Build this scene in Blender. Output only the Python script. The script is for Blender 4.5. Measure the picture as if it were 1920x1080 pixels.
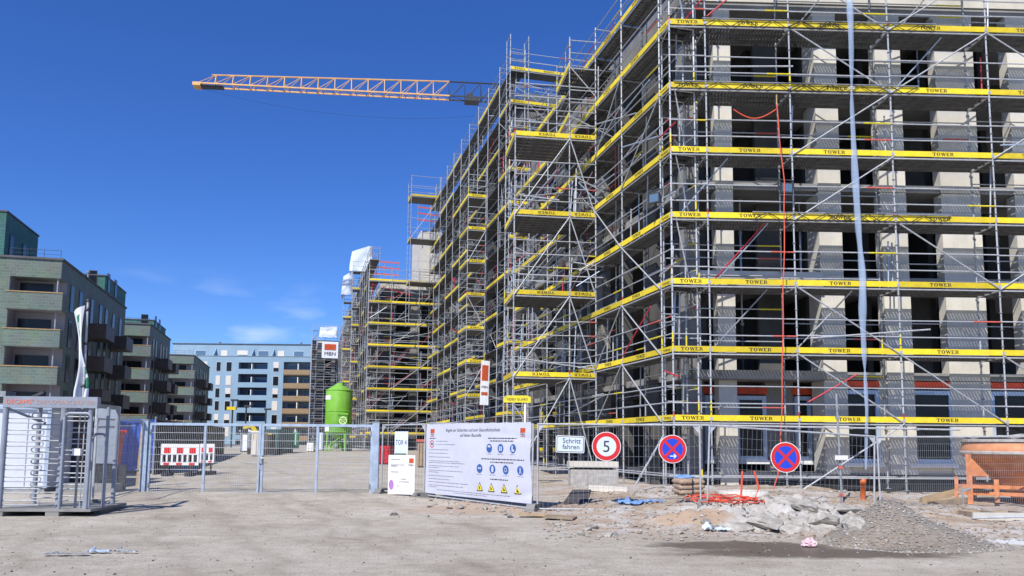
import bpy, bmesh, math, random
from mathutils import Vector, Matrix, noise
R = math.radians
random.seed(7)
for o in list(bpy.data.objects): bpy.data.objects.remove(o)
S = bpy.context.scene
C = S.collection
# ------------------------------------------------------------------ camera, sky, sun, exposure
EYE, FPX, CY, HOR, ROLL = 1.55, 1520.0, 670.0, 832.0, 0.009
PITCH = math.atan((HOR - CY) / FPX)
cam = bpy.data.cameras.new('camera'); camo = bpy.data.objects.new('camera', cam); C.objects.link(camo)
cam.sensor_fit = 'HORIZONTAL'; cam.sensor_width = 36; cam.lens = 36 * FPX / 1920
cam.shift_y = (CY - 540) / 1920; cam.clip_start = .1; cam.clip_end = 3000
camo.matrix_world = Matrix.Translation((0, 0, EYE)) @ Matrix.Rotation(math.pi/2 + PITCH, 4, 'X') @ Matrix.Rotation(ROLL, 4, 'Z')
S.camera = camo
SUN_AZ, SUN_EL = R(28), R(47)            # degrees to the left of straight behind the camera, elevation
sd = Vector((-math.sin(SUN_AZ)*math.cos(SUN_EL), -math.cos(SUN_AZ)*math.cos(SUN_EL), math.sin(SUN_EL)))
w = bpy.data.worlds.new('World'); S.world = w; w.use_nodes = True
nt = w.node_tree; nt.nodes.clear()
wo = nt.nodes.new('ShaderNodeOutputWorld'); bg = nt.nodes.new('ShaderNodeBackground')
sky = nt.nodes.new('ShaderNodeTexSky'); sky.sky_type = 'NISHITA'; sky.sun_disc = False
sky.sun_elevation = SUN_EL; sky.sun_rotation = math.atan2(sd.x, sd.y)
sky.altitude = 900; sky.air_density = 1.0; sky.dust_density = 0; sky.ozone_density = 10
# thin wisps of cloud low over the horizon, all the way round
tc = nt.nodes.new('ShaderNodeTexCoord'); mp = nt.nodes.new('ShaderNodeMapping'); mp.inputs['Scale'].default_value = (5, 5, 17); mp.inputs['Rotation'].default_value = (0, 0, R(-16.5))
nz = nt.nodes.new('ShaderNodeTexNoise'); nz.inputs['Scale'].default_value = 1.3; nz.inputs['Detail'].default_value = 6
rp = nt.nodes.new('ShaderNodeValToRGB'); rp.color_ramp.elements[0].position = .60; rp.color_ramp.elements[1].position = .82
sx = nt.nodes.new('ShaderNodeSeparateXYZ')
band = nt.nodes.new('ShaderNodeValToRGB'); e = band.color_ramp.elements
e[0].position = .03; e[0].color = (1, 1, 1, 1); e[1].position = .2; e[1].color = (0, 0, 0, 1)
mu = nt.nodes.new('ShaderNodeMath'); mu.operation = 'MULTIPLY'
mx = nt.nodes.new('ShaderNodeMix'); mx.data_type = 'RGBA'; mx.inputs[7].default_value = (7.0, 7.6, 8.6, 1)
L = nt.links.new
L(tc.outputs['Generated'], mp.inputs['Vector']); L(mp.outputs['Vector'], nz.inputs['Vector']); L(nz.outputs['Fac'], rp.inputs['Fac'])
L(tc.outputs['Generated'], sx.inputs[0]); L(sx.outputs['Z'], band.inputs['Fac'])
L(rp.outputs['Color'], mu.inputs[0]); L(band.outputs['Color'], mu.inputs[1])
hs = nt.nodes.new('ShaderNodeHueSaturation'); hs.inputs['Saturation'].default_value = 1.13; hs.inputs['Value'].default_value = 1; hs.inputs['Hue'].default_value = .513
L(mu.outputs[0], mx.inputs[0]); L(sky.outputs[0], hs.inputs['Color']); L(hs.outputs[0], mx.inputs[6]); L(mx.outputs[2], bg.inputs[0])
bg.inputs[1].default_value = .14
L(bg.outputs[0], wo.inputs[0])
sun = bpy.data.lights.new('sun', 'SUN'); sun.energy = 5.0; sun.angle = R(.5); sun.color = (1, .96, .9)
suno = bpy.data.objects.new('sun', sun); C.objects.link(suno); suno.rotation_euler = sd.to_track_quat('Z', 'Y').to_euler()
S.view_settings.view_transform = 'Standard'; S.view_settings.look = 'None'; S.view_settings.exposure = .16; S.view_settings.gamma = 1
S.render.engine = 'CYCLES'; S.cycles.max_bounces = 6; S.cycles.transparent_max_bounces = 12

# ------------------------------------------------------------------ materials
def mat(name, col, rough=.7, metal=0., ns=3., amt=.15, bump=0., bs=None, col2=None, detail=5, spec=.5):
    m = bpy.data.materials.new(name); m.use_nodes = True; n = m.node_tree; b = n.nodes['Principled BSDF']
    b.inputs['Roughness'].default_value = rough; b.inputs['Metallic'].default_value = metal
    b.inputs['Specular IOR Level'].default_value = spec
    t = n.nodes.new('ShaderNodeTexCoord'); z = n.nodes.new('ShaderNodeTexNoise')
    z.inputs['Scale'].default_value = ns; z.inputs['Detail'].default_value = detail; z.inputs['Roughness'].default_value = .65
    n.links.new(t.outputs['Object'], z.inputs['Vector'])
    r = n.nodes.new('ShaderNodeValToRGB'); e = r.color_ramp.elements
    a = [max(0, c*(1-amt)) for c in col]; c2 = col2 or [min(1, c*(1+amt)) for c in col]
    e[0].position = .32; e[0].color = (*a, 1); e[1].position = .68; e[1].color = (*c2, 1)
    n.links.new(z.outputs['Fac'], r.inputs['Fac']); n.links.new(r.outputs['Color'], b.inputs['Base Color'])
    if bump:
        z2 = n.nodes.new('ShaderNodeTexNoise'); z2.inputs['Scale'].default_value = bs or ns*6; z2.inputs['Detail'].default_value = 6
        bp = n.nodes.new('ShaderNodeBump'); bp.inputs['Strength'].default_value = bump; bp.inputs['Distance'].default_value = .02
        n.links.new(t.outputs['Object'], z2.inputs['Vector']); n.links.new(z2.outputs['Fac'], bp.inputs['Height']); n.links.new(bp.outputs['Normal'], b.inputs['Normal'])
    return m
M = {}
def dm(k, *a, **kw): M[k] = mat(k, *a, **kw)
dm('galv', (.51, .525, .54), .5, .25, 9, .2)
dm('galv_dull', (.30, .32, .34), .6, .25, 6, .25)
dm('galv_mid', (.42, .435, .45), .6, .2, 7, .2)
dm('galv_blue', (.42, .50, .60), .45, .35, 5, .18)
dm('steel_deck', (.095, .095, .095), .6, .2, 5, .4)
dm('timber_deck', (.16, .13, .10), .85, 0, 4, .35)
dm('yellow', (.84, .64, .02), .55, 0, 4, .12)
dm('yellow_paint', (.75, .62, .03), .5, 0, 8, .2)
dm('red_paint', (.50, .03, .05), .5, 0, 8, .3)
dm('red_rail', (.62, .12, .09), .6, 0, 8, .2)
dm('black', (.012, .012, .013), .6, 0, 4, .2)
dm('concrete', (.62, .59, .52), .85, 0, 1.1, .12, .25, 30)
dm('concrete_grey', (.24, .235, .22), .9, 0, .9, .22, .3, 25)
dm('concrete_dark_shaded', (.085, .083, .08), .9, 0, .8, .3, .2, 20)  # shade of street sides and loggias put into the concrete colour
dm('slab', (.26, .255, .245), .9, 0, .8, .25, .3, 18)
dm('room_shaded', (.05, .049, .048), .95, 0, .7, .25)  # interior shade put into the wall colour
dm('render_cream', (.60, .55, .44), .85, 0, 1.5, .1, .1, 40)
dm('membrane_red', (.78, .09, .03), .55, 0, 3, .2)
dm('plinth', (.025, .026, .028), .6, 0, 2, .3)
dm('frame_blue', (.42, .52, .66), .4, .1, 3, .06)
dm('white', (.78, .78, .77), .5, 0, 3, .05)
dm('white_pvc', (.60, .63, .68), .5, 0, 2, .04)
dm('banner', (.52, .535, .61), .6, 0, 2.5, .04)
dm('poster', (.74, .71, .67), .7, 0, 2.5, .05)
dm('ink', (.035, .035, .045), .7, 0, 3, .1)
dm('ink_grey', (.36, .36, .40), .7, 0, 3, .1)
dm('orange_print', (.80, .16, .05), .6, 0, 3, .08)
dm('header_print', (.50, .30, .25), .6, 0, 3, .08)
dm('sign_red', (.62, .02, .02), .4, 0, 3, .06)
dm('sign_blue', (.015, .06, .55), .4, 0, 3, .06)
dm('sign_pale', (.62, .70, .80), .35, 0, 3, .04)
dm('picto_blue', (.03, .10, .34), .6, 0, 3, .08)
dm('picto_yellow', (.78, .66, .05), .6, 0, 3, .08)
dm('violet', (.38, .18, .48), .6, 0, 3, .1)
dm('grey_steel', (.30, .33, .37), .45, .3, 4, .12)
dm('grey_paint', (.27, .30, .35), .55, .1, 4, .14)
dm('dark_steel', (.06, .065, .07), .5, .4, 5, .3)
dm('dark_sheet', (.022, .022, .024), .55, .1, 3, .4)
dm('anthracite', (.055, .05, .055), .6, 0, 2, .2)
dm('blue_box', (.02, .10, .52), .45, 0, 2.5, .18)
dm('red_box', (.50, .02, .03), .5, 0, 2.5, .2)
dm('teal_box', (.07, .15, .17), .6, 0, 2, .2)
dm('mint', (.30, .66, .48), .6, 0, 3, .1)
dm('silo_green', (.17, .43, .03), .6, 0, 1.6, .12)
dm('silo_dark', (.10, .28, .02), .45, 0, 2, .15)
dm('pale_green', (.55, .72, .30), .5, 0, 6, .2)
dm('crane_orange', (.76, .43, .15), .5, 0, 1, .15)
dm('bucket_orange', (.68, .20, .045), .6, 0, 2.2, .25, .2, 30, col2=(.66, .29, .13))
dm('bucket_rust', (.55, .21, .09), .75, 0, 6, .35)
dm('mortar', (.42, .40, .37), .95, 0, 9, .25, .6, 40)
dm('wood', (.42, .30, .17), .8, 0, 3, .25, .2, 30)
dm('wood_old', (.27, .21, .15), .85, 0, 4, .3, .2, 30)
dm('wood_cap', (.36, .24, .11), .7, 0, 3, .2)
dm('sack', (.36, .26, .18), .85, 0, 5, .2, .3, 20)
dm('hose_red', (.72, .10, .05), .5, 0, 6, .1)
dm('orange_pipe', (.72, .16, .03), .45, 0, 3, .08)
dm('tarp_blue', (.18, .34, .66), .45, 0, 5, .25)
dm('pink', (.80, .35, .42), .55, 0, 12, .3, col2=(.85, .70, .70))
dm('tarp_white', (.66, .72, .78), .5, 0, 1.2, .1, .3, 4)
dm('stone', (.30, .28, .25), .95, 0, 7, .3, .5, 40)
dm('stone_pale', (.37, .345, .30), .95, 0, 5, .35, .9, 22)
dm('flag_white', (.72, .74, .76), .7, 0, 3, .06)
dm('flag_green', (.03, .20, .11), .7, 0, 3, .15)
dm('balcony_brown', (.085, .062, .048), .5, .2, 3, .2)
dm('balcony_gold', (.33, .23, .13), .5, .2, 3, .15)
dm('loggia_grey', (.33, .32, .36), .85, 0, 1, .1)
dm('blind', (.66, .62, .56), .7, 0, 3, .05)
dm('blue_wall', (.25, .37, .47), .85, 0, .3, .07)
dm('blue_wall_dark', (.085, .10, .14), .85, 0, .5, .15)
dm('roof_dark', (.10, .10, .11), .8, 0, 1, .2)
def glass(name, col, rough):
    m = bpy.data.materials.new(name); m.use_nodes = True; b = m.node_tree.nodes['Principled BSDF']
    b.inputs['Base Color'].default_value = (*col, 1); b.inputs['Roughness'].default_value = rough; b.inputs['Specular IOR Level'].default_value = .35
    M[name] = m
glass('pane', (.010, .011, .013), .25)
glass('pane_sky', (.10, .17, .26), .05)
def film():
    m = bpy.data.materials.new('film'); m.use_nodes = True; n = m.node_tree; b = n.nodes['Principled BSDF']
    b.inputs['Base Color'].default_value = (.50, .62, .80, 1); b.inputs['Roughness'].default_value = .25
    t = n.nodes.new('ShaderNodeTexCoord'); mp = n.nodes.new('ShaderNodeMapping'); mp.inputs['Scale'].default_value = (7, 7, .35)
    z = n.nodes.new('ShaderNodeTexNoise'); z.inputs['Scale'].default_value = 1; z.inputs['Detail'].default_value = 4
    r = n.nodes.new('ShaderNodeMapRange'); r.inputs[1].default_value = .3; r.inputs[2].default_value = .7; r.inputs[3].default_value = .22; r.inputs[4].default_value = .5
    n.links.new(t.outputs['Object'], mp.inputs[0]); n.links.new(mp.outputs[0], z.inputs['Vector']); n.links.new(z.outputs['Fac'], r.inputs[0]); n.links.new(r.outputs[0], b.inputs['Alpha'])
    M['film'] = m
film()
def weather(k, streak, dirt, lo, rnd=.0, sc=(3, 3, .6)):
    # run-off streaks, dust and small differences from piece to piece
    n = M[k].node_tree; b = n.nodes['Principled BSDF']; src = b.inputs['Base Color'].links[0].from_socket; lk = n.links.new
    t = n.nodes.new('ShaderNodeTexCoord'); oi = n.nodes.new('ShaderNodeObjectInfo')
    ad = n.nodes.new('ShaderNodeVectorMath'); ad.operation = 'ADD'; lk(t.outputs['Object'], ad.inputs[0]); lk(oi.outputs['Location'], ad.inputs[1])
    mp = n.nodes.new('ShaderNodeMapping'); mp.inputs['Scale'].default_value = sc; lk(ad.outputs[0], mp.inputs[0])
    z = n.nodes.new('ShaderNodeTexNoise'); z.inputs['Scale'].default_value = 1; z.inputs['Detail'].default_value = 7; z.inputs['Roughness'].default_value = .72; lk(mp.outputs[0], z.inputs['Vector'])
    r = n.nodes.new('ShaderNodeMapRange'); r.inputs[1].default_value = lo; r.inputs[2].default_value = lo+.25; r.inputs[4].default_value = streak; lk(z.outputs['Fac'], r.inputs[0])
    m = n.nodes.new('ShaderNodeMix'); m.data_type = 'RGBA'; lk(r.outputs[0], m.inputs[0]); lk(src, m.inputs[6]); m.inputs[7].default_value = (*dirt, 1)
    h = n.nodes.new('ShaderNodeHueSaturation'); v = n.nodes.new('ShaderNodeMapRange'); v.inputs[3].default_value = 1-rnd; v.inputs[4].default_value = 1+rnd*.3; lk(oi.outputs['Random'], v.inputs[0]); lk(v.outputs[0], h.inputs['Value']); lk(m.outputs[2], h.inputs['Color'])
    lk(h.outputs[0], b.inputs['Base Color'])
weather('yellow', .6, (.42, .35, .16), .53, .3, (2.5, 6, 9))
weather('concrete', .45, (.42, .39, .33), .52, .10, (2.2, 2.2, .35))
weather('concrete_grey', .5, (.13, .125, .12), .5, .15, (2, 2, .3))
weather('silo_green', .6, (.38, .47, .28), .48, 0, (1.6, 1.6, .25))
weather('bucket_orange', .35, (.50, .36, .26), .57, 0, (3, 3, .7))
weather('white_pvc', .35, (.40, .40, .38), .55, 0, (2, 2, .3))
weather('white', .35, (.52, .50, .46), .55, 0, (5, 5, 2))
weather('sign_pale', .3, (.45, .48, .50), .55, 0, (6, 6, 2))
weather('sign_red', .3, (.40, .06, .05), .55, 0, (6, 6, 3))
weather('banner', .3, (.42, .43, .47), .53, 0, (1.2, 1.2, .8))
weather('poster', .4, (.55, .50, .44), .5, 0, (3, 3, 1.5))
weather('crane_orange', .4, (.45, .27, .12), .5, .1, (2, 2, 2))
weather('galv', .35, (.33, .32, .30), .55, .18, (5, 5, 5))
weather('blue_wall', .25, (.16, .26, .38), .5, 0, (.3, .3, .08))
weather('membrane_red', .5, (.30, .04, .03), .5, .2, (4, 4, 2))
def tile_mat(name, c1, c2, grout, sx, sz):
    # glazed facade tiles, each a few pixels only: running-bond pattern, laid along the local x/y and z axes
    m = bpy.data.materials.new(name); m.use_nodes = True; n = m.node_tree; b = n.nodes['Principled BSDF']; b.inputs['Roughness'].default_value = .65; b.inputs['Specular IOR Level'].default_value = .15
    t = n.nodes.new('ShaderNodeTexCoord'); s = n.nodes.new('ShaderNodeSeparateXYZ'); n.links.new(t.outputs['Object'], s.inputs[0])
    ad = n.nodes.new('ShaderNodeMath'); ad.operation = 'ADD'; n.links.new(s.outputs[0], ad.inputs[0]); n.links.new(s.outputs[1], ad.inputs[1])
    cb = n.nodes.new('ShaderNodeCombineXYZ'); n.links.new(ad.outputs[0], cb.inputs[0]); n.links.new(s.outputs[2], cb.inputs[1])
    br = n.nodes.new('ShaderNodeTexBrick'); br.inputs['Scale'].default_value = 1; br.inputs['Brick Width'].default_value = sx; br.inputs['Row Height'].default_value = sz
    br.inputs['Mortar Size'].default_value = .018; br.inputs['Color1'].default_value = (*c1, 1); br.inputs['Color2'].default_value = (*c2, 1); br.inputs['Mortar'].default_value = (*grout, 1)
    n.links.new(cb.outputs[0], br.inputs['Vector'])
    z = n.nodes.new('ShaderNodeTexNoise'); z.inputs['Scale'].default_value = .7; z.inputs['Detail'].default_value = 5; n.links.new(t.outputs['Object'], z.inputs['Vector'])
    mm = n.nodes.new('ShaderNodeMix'); mm.data_type = 'RGBA'; mm.blend_type = 'MULTIPLY'; mm.inputs[0].default_value = .5
    n.links.new(br.outputs['Color'], mm.inputs[6]); n.links.new(z.outputs['Color'], mm.inputs[7])
    hs = n.nodes.new('ShaderNodeHueSaturation'); hs.inputs['Saturation'].default_value = .9; hs.inputs['Value'].default_value = 1.35
    n.links.new(mm.outputs[2], hs.inputs['Color']); n.links.new(hs.outputs[0], b.inputs['Base Color'])
    bp = n.nodes.new('ShaderNodeBump'); bp.inputs['Strength'].default_value = .4; bp.inputs['Distance'].default_value = .02; bp.invert = True
    n.links.new(br.outputs['Fac'], bp.inputs['Height']); n.links.new(bp.outputs[0], b.inputs['Normal'])
    M[name] = m
tile_mat('tile_green', (.125, .165, .138), (.155, .20, .168), (.20, .235, .21), .5, .25)
tile_mat('tile_teal', (.045, .15, .13), (.06, .19, .16), (.05, .12, .11), .5, .25)

weather('tile_green', .3, (.09, .13, .11), .5, .05, (.5, .5, .2))

# ------------------------------------------------------------------ mesh helpers
class MB:
    def __init__(s): s.v = []; s.f = []; s.m = []; s.mats = []
    def mi(s, k):
        if k not in s.mats: s.mats.append(k)
        return s.mats.index(k)
    def add(s, vs, fs, k):
        n = len(s.v); i = s.mi(k); s.v += [tuple(v) for v in vs]
        for f in fs: s.f.append(tuple(n+a for a in f)); s.m.append(i)
        return s
    def box(s, x0, x1, y0, y1, z0, z1, k):
        vs = [(x, y, z) for x in (x0, x1) for y in (y0, y1) for z in (z0, z1)]
        return s.add(vs, [(0,1,3,2), (4,6,7,5), (0,4,5,1), (2,3,7,6), (0,2,6,4), (1,5,7,3)], k)
    def bar(s, p, q, a, b, k, up=(0, 0, 1)):          # rectangular bar p->q
        p, q = Vector(p), Vector(q); d = (q-p).normalized(); u = Vector(up)
        if abs(d.dot(u)) > .98: u = Vector((0, 1, 0))
        sx = d.cross(u).normalized()*a/2; sy = sx.cross(d).normalized()*b/2
        vs = [c+i*sx+j*sy for c in (p, q) for i, j in ((-1,-1), (1,-1), (1,1), (-1,1))]
        return s.add(vs, [(0,1,2,3), (7,6,5,4), (0,4,5,1), (1,5,6,2), (2,6,7,3), (3,7,4,0)], k)
    def tube(s, p, q, r, k, n=6, r2=None, cap=True):
        p, q = Vector(p), Vector(q); d = (q-p).normalized(); u = Vector((0, 0, 1))
        if abs(d.dot(u)) > .95: u = Vector((1, 0, 0))
        a = d.cross(u).normalized(); b = d.cross(a); r2 = r if r2 is None else r2
        vs = [c+(a*math.cos(t)+b*math.sin(t))*rr for c, rr in ((p, r), (q, r2)) for t in [2*math.pi*i/n for i in range(n)]]
        fs = [(i, (i+1) % n, n+(i+1) % n, n+i) for i in range(n)]
        if cap: fs += [tuple(range(n-1, -1, -1)), tuple(range(n, 2*n))]
        return s.add(vs, fs, k)
    def path(s, pts, r, k, n=6, closed=False):
        pts = [Vector(p) for p in pts]; N = len(pts); vs = []; ref = Vector((0.13, .21, .97))
        for i, p in enumerate(pts):
            a = pts[(i-1) % N] if closed or i > 0 else p; b = pts[(i+1) % N] if closed or i < N-1 else p
            d = (b-a).normalized()
            rf = ref if abs(d.dot(ref)) < .95 else Vector((1, 0, 0))
            x = d.cross(rf).normalized(); y = d.cross(x)
            vs += [p+(x*math.cos(t)+y*math.sin(t))*r for t in [2*math.pi*j/n for j in range(n)]]
        fs = []
        for i in range(N if closed else N-1):
            j = (i+1) % N
            fs += [(i*n+t, i*n+(t+1) % n, j*n+(t+1) % n, j*n+t) for t in range(n)]
        if not closed: fs += [tuple(range(n-1, -1, -1)), tuple(range((N-1)*n, N*n))]
        return s.add(vs, fs, k)
    def lathe(s, prof, k, n=24, cx=0, cy=0):
        vs = [(cx+r*math.cos(2*math.pi*i/n), cy+r*math.sin(2*math.pi*i/n), z) for r, z in prof for i in range(n)]
        fs = [(a*n+i, a*n+(i+1) % n, (a+1)*n+(i+1) % n, (a+1)*n+i) for a in range(len(prof)-1) for i in range(n)]
        return s.add(vs, fs, k)
    def prism(s, poly, y0, y1, k):                    # polygon in x,z extruded along y
        n = len(poly); vs = [(x, y, z) for y in (y0, y1) for x, z in poly]
        return s.add(vs, [tuple(range(n)), tuple(range(2*n-1, n-1, -1))] + [(i, n+i, n+(i+1) % n, (i+1) % n) for i in range(n)], k)
    def slab(s, poly, z0, z1, k):                     # polygon in x,y extruded along z
        n = len(poly); vs = [(x, y, z) for z in (z0, z1) for x, y in poly]
        return s.add(vs, [tuple(range(n-1, -1, -1)), tuple(range(n, 2*n))] + [(i, (i+1) % n, n+(i+1) % n, n+i) for i in range(n)], k)
    def mesh(s, name='mesh', smooth=False):
        me = bpy.data.meshes.new(name); me.from_pydata(s.v, [], s.f)
        for k in s.mats: me.materials.append(M[k])
        if me.polygons: me.polygons.foreach_set('material_index', s.m)
        if smooth: me.polygons.foreach_set('use_smooth', [True]*len(me.polygons))
        me.update(); return me
def obj(name, me, parent=None, loc=(0, 0, 0), rot=(0, 0, 0), sc=None):
    if isinstance(me, MB): me = me.mesh(name)
    o = bpy.data.objects.new(name, me); C.objects.link(o); o.location = loc; o.rotation_euler = rot
    if sc: o.scale = sc
    if parent: o.parent = parent
    return o
def thing(name, label, cat, loc=(0, 0, 0), rz=0., group=None):
    o = obj(name, None, None, loc, (0, 0, rz)); tag(o, label, cat, group); return o
def tag(o, label=None, cat=None, group=None, kind=None):
    for k, v in (('label', label), ('category', cat), ('group', group), ('kind', kind)):
        if v: o[k] = v
    return o
_cache = {}
def cached(key, fn):
    if key not in _cache: _cache[key] = fn().mesh(str(key[0]))
    return _cache[key]
def sstep(a, b, x):
    t = min(1, max(0, (x-a)/(b-a))); return t*t*(3-2*t)
# ------------------------------------------------------------------ surveying helpers: picture ray -> place
def ray(px, py):
    a = px-960; b = py-CY; c, s = math.cos(ROLL), math.sin(ROLL)
    a, b = a*c+b*s, -a*s+b*c
    return Vector((a/FPX, math.cos(PITCH)+b/FPX*math.sin(PITCH), math.sin(PITCH)-b/FPX*math.cos(PITCH)))
def at(px, py, Y):
    d = ray(px, py); return Vector((0, 0, EYE)) + d*(Y/d.y)
def gz(x, y):                                         # ground height
    z = .17*sstep(15, 22, y) + .30*sstep(24, 36, y) + .38*sstep(36, 76, y)
    zone = sstep(.2, 2.2, x - .1*(y-15))*sstep(13.6, 15.2, y + .5*noise.noise((x*.6, 3, 0)))*(1-sstep(24, 28, y))
    z += zone*.20*sstep(14.5, 20, y)*(1-sstep(8.5, 10.5, x)*.9)
    if y < 60:
        p = Vector((x, y, 0))
        z += .018*noise.noise(p*.5) + .006*noise.noise(p*2.3)
        if zone > 0: z += zone*(.07*noise.noise(p*1.3+Vector((9, 0, 0))) + .035*noise.noise(p*3.7) + .018*noise.noise(p*8.1))
        # gravel and earth kerb thrown up along the banner fence
        t = x+2.3
        if -1.5 < t < 4: z += .05*sstep(-1.5, 0, t)*(1-sstep(2.8, 4, t))*math.exp(-((y-(20.2-.85*t))/.6)**2)*(1+noise.noise(p*3))
    # ridge of broken-up concrete before the scaffold
    r = math.hypot((x-5.6)/2.3, (y-17.0)/2.3)
    if r < 1:
        p = Vector((x, y, 2)); k = abs(noise.noise(p*2.1))+.6*abs(noise.noise(p*4.7))+.3*noise.noise(p*11)
        z += sstep(1, .55, r)*(.05+.26*k)
    # gravel heap and the small sand heap
    r = math.hypot((x-6.05)/(1.0 if x < 6.05 else 1.75), (y-13.35)/1.05); z += .76*max(0, 1-r)**1.05*(1+.22*noise.noise(Vector((x*2, y*2, 4)))) if r < 1 else 0
    r = math.hypot((x-3.55)/.75, (y-16.2)/.7); z += .26*max(0, 1-r)**1.3 if r < 1 else 0
    return z
def ground(px, py):                                   # where the picture ray meets the ground
    d = ray(px, py); t = 1.0; o = Vector((0, 0, EYE)); prev = 0
    for i in range(4000):
        p = o+d*t
        if p.z <= gz(p.x, p.y): break
        t += .02 if t < 60 else .2
    return Vector((p.x, p.y, gz(p.x, p.y)))
B = R(14.5); DX, DY = -math.sin(B), math.cos(B)       # direction of the street
ANG_F = R(1.9)                                        # the front facade
# ------------------------------------------------------------------ ground
def ground_material():
    m = bpy.data.materials.new('ground'); m.use_nodes = True; n = m.node_tree; b = n.nodes['Principled BSDF']; lk = n.links.new
    b.inputs['Specular IOR Level'].default_value = .25
    t = n.nodes.new('ShaderNodeTexCoord'); P = t.outputs['Object']
    def nz(sc, det=6, rough=.6, dist=0, vec=None):
        z = n.nodes.new('ShaderNodeTexNoise'); z.inputs['Scale'].default_value = sc; z.inputs['Detail'].default_value = det
        z.inputs['Roughness'].default_value = rough; z.inputs['Distortion'].default_value = dist; lk(vec or P, z.inputs['Vector']); return z.outputs['Fac']
    def ramp(f, stops):
        r = n.nodes.new('ShaderNodeValToRGB'); e = r.color_ramp.elements
        while len(e) < len(stops): e.new(.5)
        for q, (p, c) in zip(e, stops): q.position = p; q.color = (*c, 1) if len(c) == 3 else c
        lk(f, r.inputs['Fac']); return r.outputs['Color']
    def mix(f, a, c, bt='MIX'):
        k = n.nodes.new('ShaderNodeMix'); k.data_type = 'RGBA'; k.blend_type = bt
        for i, v in ((0, f), (6, a), (7, c)):
            if isinstance(v, (int, float)): k.inputs[i].default_value = v
            elif isinstance(v, tuple): k.inputs[i].default_value = (*v, 1)
            else: lk(v, k.inputs[i])
        return k.outputs[2]
    def mth(op, a, c=None):
        k = n.nodes.new('ShaderNodeMath'); k.operation = op; k.use_clamp = op in ('MULTIPLY', 'SUBTRACT', 'ADD')
        for i, v in enumerate((a, c)):
            if v is None: continue
            if isinstance(v, (int, float)): k.inputs[i].default_value = v
            else: lk(v, k.inputs[i])
        return k.outputs[0]
    base = ramp(nz(.55, 7, .62, .4), [(.28, (.335, .302, .25)), (.5, (.425, .39, .33)), (.72, (.505, .47, .41))])
    speck = ramp(nz(30, 4, .75), [(.3, (.42, .41, .40)), (.5, (1, 1, 1)), (.75, (1.3, 1.28, 1.25))])
    col = mix(.75, base, speck, 'MULTIPLY')
    mid = ramp(nz(3.2, 8, .75), [(.3, (.75, .73, .70)), (.62, (1.12, 1.11, 1.09))]); col = mix(.8, col, mid, 'MULTIPLY')
    # wheel tracks running towards the gate
    mp = n.nodes.new('ShaderNodeMapping'); mp.inputs['Rotation'].default_value = (0, 0, R(-62)); mp.inputs['Scale'].default_value = (.35, 2.6, 1); lk(P, mp.inputs[0])
    col = mix(.35, col, ramp(nz(.9, 6, .65, .8, mp.outputs[0]), [(.33, (.72, .70, .66)), (.6, (1.07, 1.07, 1.06))]), 'MULTIPLY')
    mp2 = n.nodes.new('ShaderNodeMapping'); mp2.inputs['Rotation'].default_value = (0, 0, R(24)); mp2.inputs['Scale'].default_value = (.25, 3.2, 1); lk(P, mp2.inputs[0])
    col = mix(.0, col, ramp(nz(1.1, 7, .7, 1.2, mp2.outputs[0]), [(.36, (.88, .87, .85)), (.55, (1.02, 1.02, 1.01)), (.72, (1.08, 1.07, 1.06))]), 'MULTIPLY')
    # faint compacted wheel tracks curving from the lower right towards the gate
    mp3 = n.nodes.new('ShaderNodeMapping'); mp3.inputs['Rotation'].default_value = (0, 0, R(-26)); lk(P, mp3.inputs[0])
    s3 = n.nodes.new('ShaderNodeSeparateXYZ'); lk(mp3.outputs[0], s3.inputs[0])
    u3 = n.nodes.new('ShaderNodeMath'); u3.operation = 'MULTIPLY_ADD'; lk(nz(.28, 3), u3.inputs[0]); u3.inputs[1].default_value = 2.2; lk(s3.outputs[0], u3.inputs[2])
    r3 = n.nodes.new('ShaderNodeMapRange'); r3.inputs[1].default_value = -2; r3.inputs[2].default_value = 9; lk(u3.outputs[0], r3.inputs[0])
    W_, D_ = (1.05, 1.045, 1.03), (.80, .785, .76)
    st = [(0, W_)]
    for c_ in (.2, .37, .46, .60, .66, .82): st += [(c_-.025, W_), (c_, D_), (c_+.02, W_)]
    col = mix(mth('MULTIPLY', nz(1.7, 5, .7), 1.2), col, mix(1., col, ramp(r3.outputs[0], st), 'MULTIPLY'))
    pit = ramp(nz(95, 2, .6), [(.27, (.35, .34, .33)), (.36, (1, 1, 1))]); col = mix(.8, col, pit, 'MULTIPLY')
    sep = n.nodes.new('ShaderNodeSeparateXYZ'); lk(P, sep.inputs[0]); X, Y = sep.outputs[0], sep.outputs[1]
    def rng(v, a, c):
        k = n.nodes.new('ShaderNodeMapRange'); k.interpolation_type = 'SMOOTHSTEP'; k.inputs[1].default_value = a; k.inputs[2].default_value = c; lk(v, k.inputs[0]); return k.outputs[0]
    wob = mth('MULTIPLY', nz(.9, 5), 1.6)
    zx = rng(mth2(n, lk, X, wob), .9, 2.4); zy = rng(mth2(n, lk, Y, wob), 14.6, 15.6)
    zone = mth('MULTIPLY', zx, zy)
    dirt = ramp(nz(1.1, 8, .7, .3), [(.33, (.30, .215, .14)), (.46, (.40, .32, .24)), (.56, (.47, .44, .40)), (.7, (.54, .52, .49))])
    dirt = mix(.7, dirt, speck, 'MULTIPLY')
    col = mix(zone, col, dirt)
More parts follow.
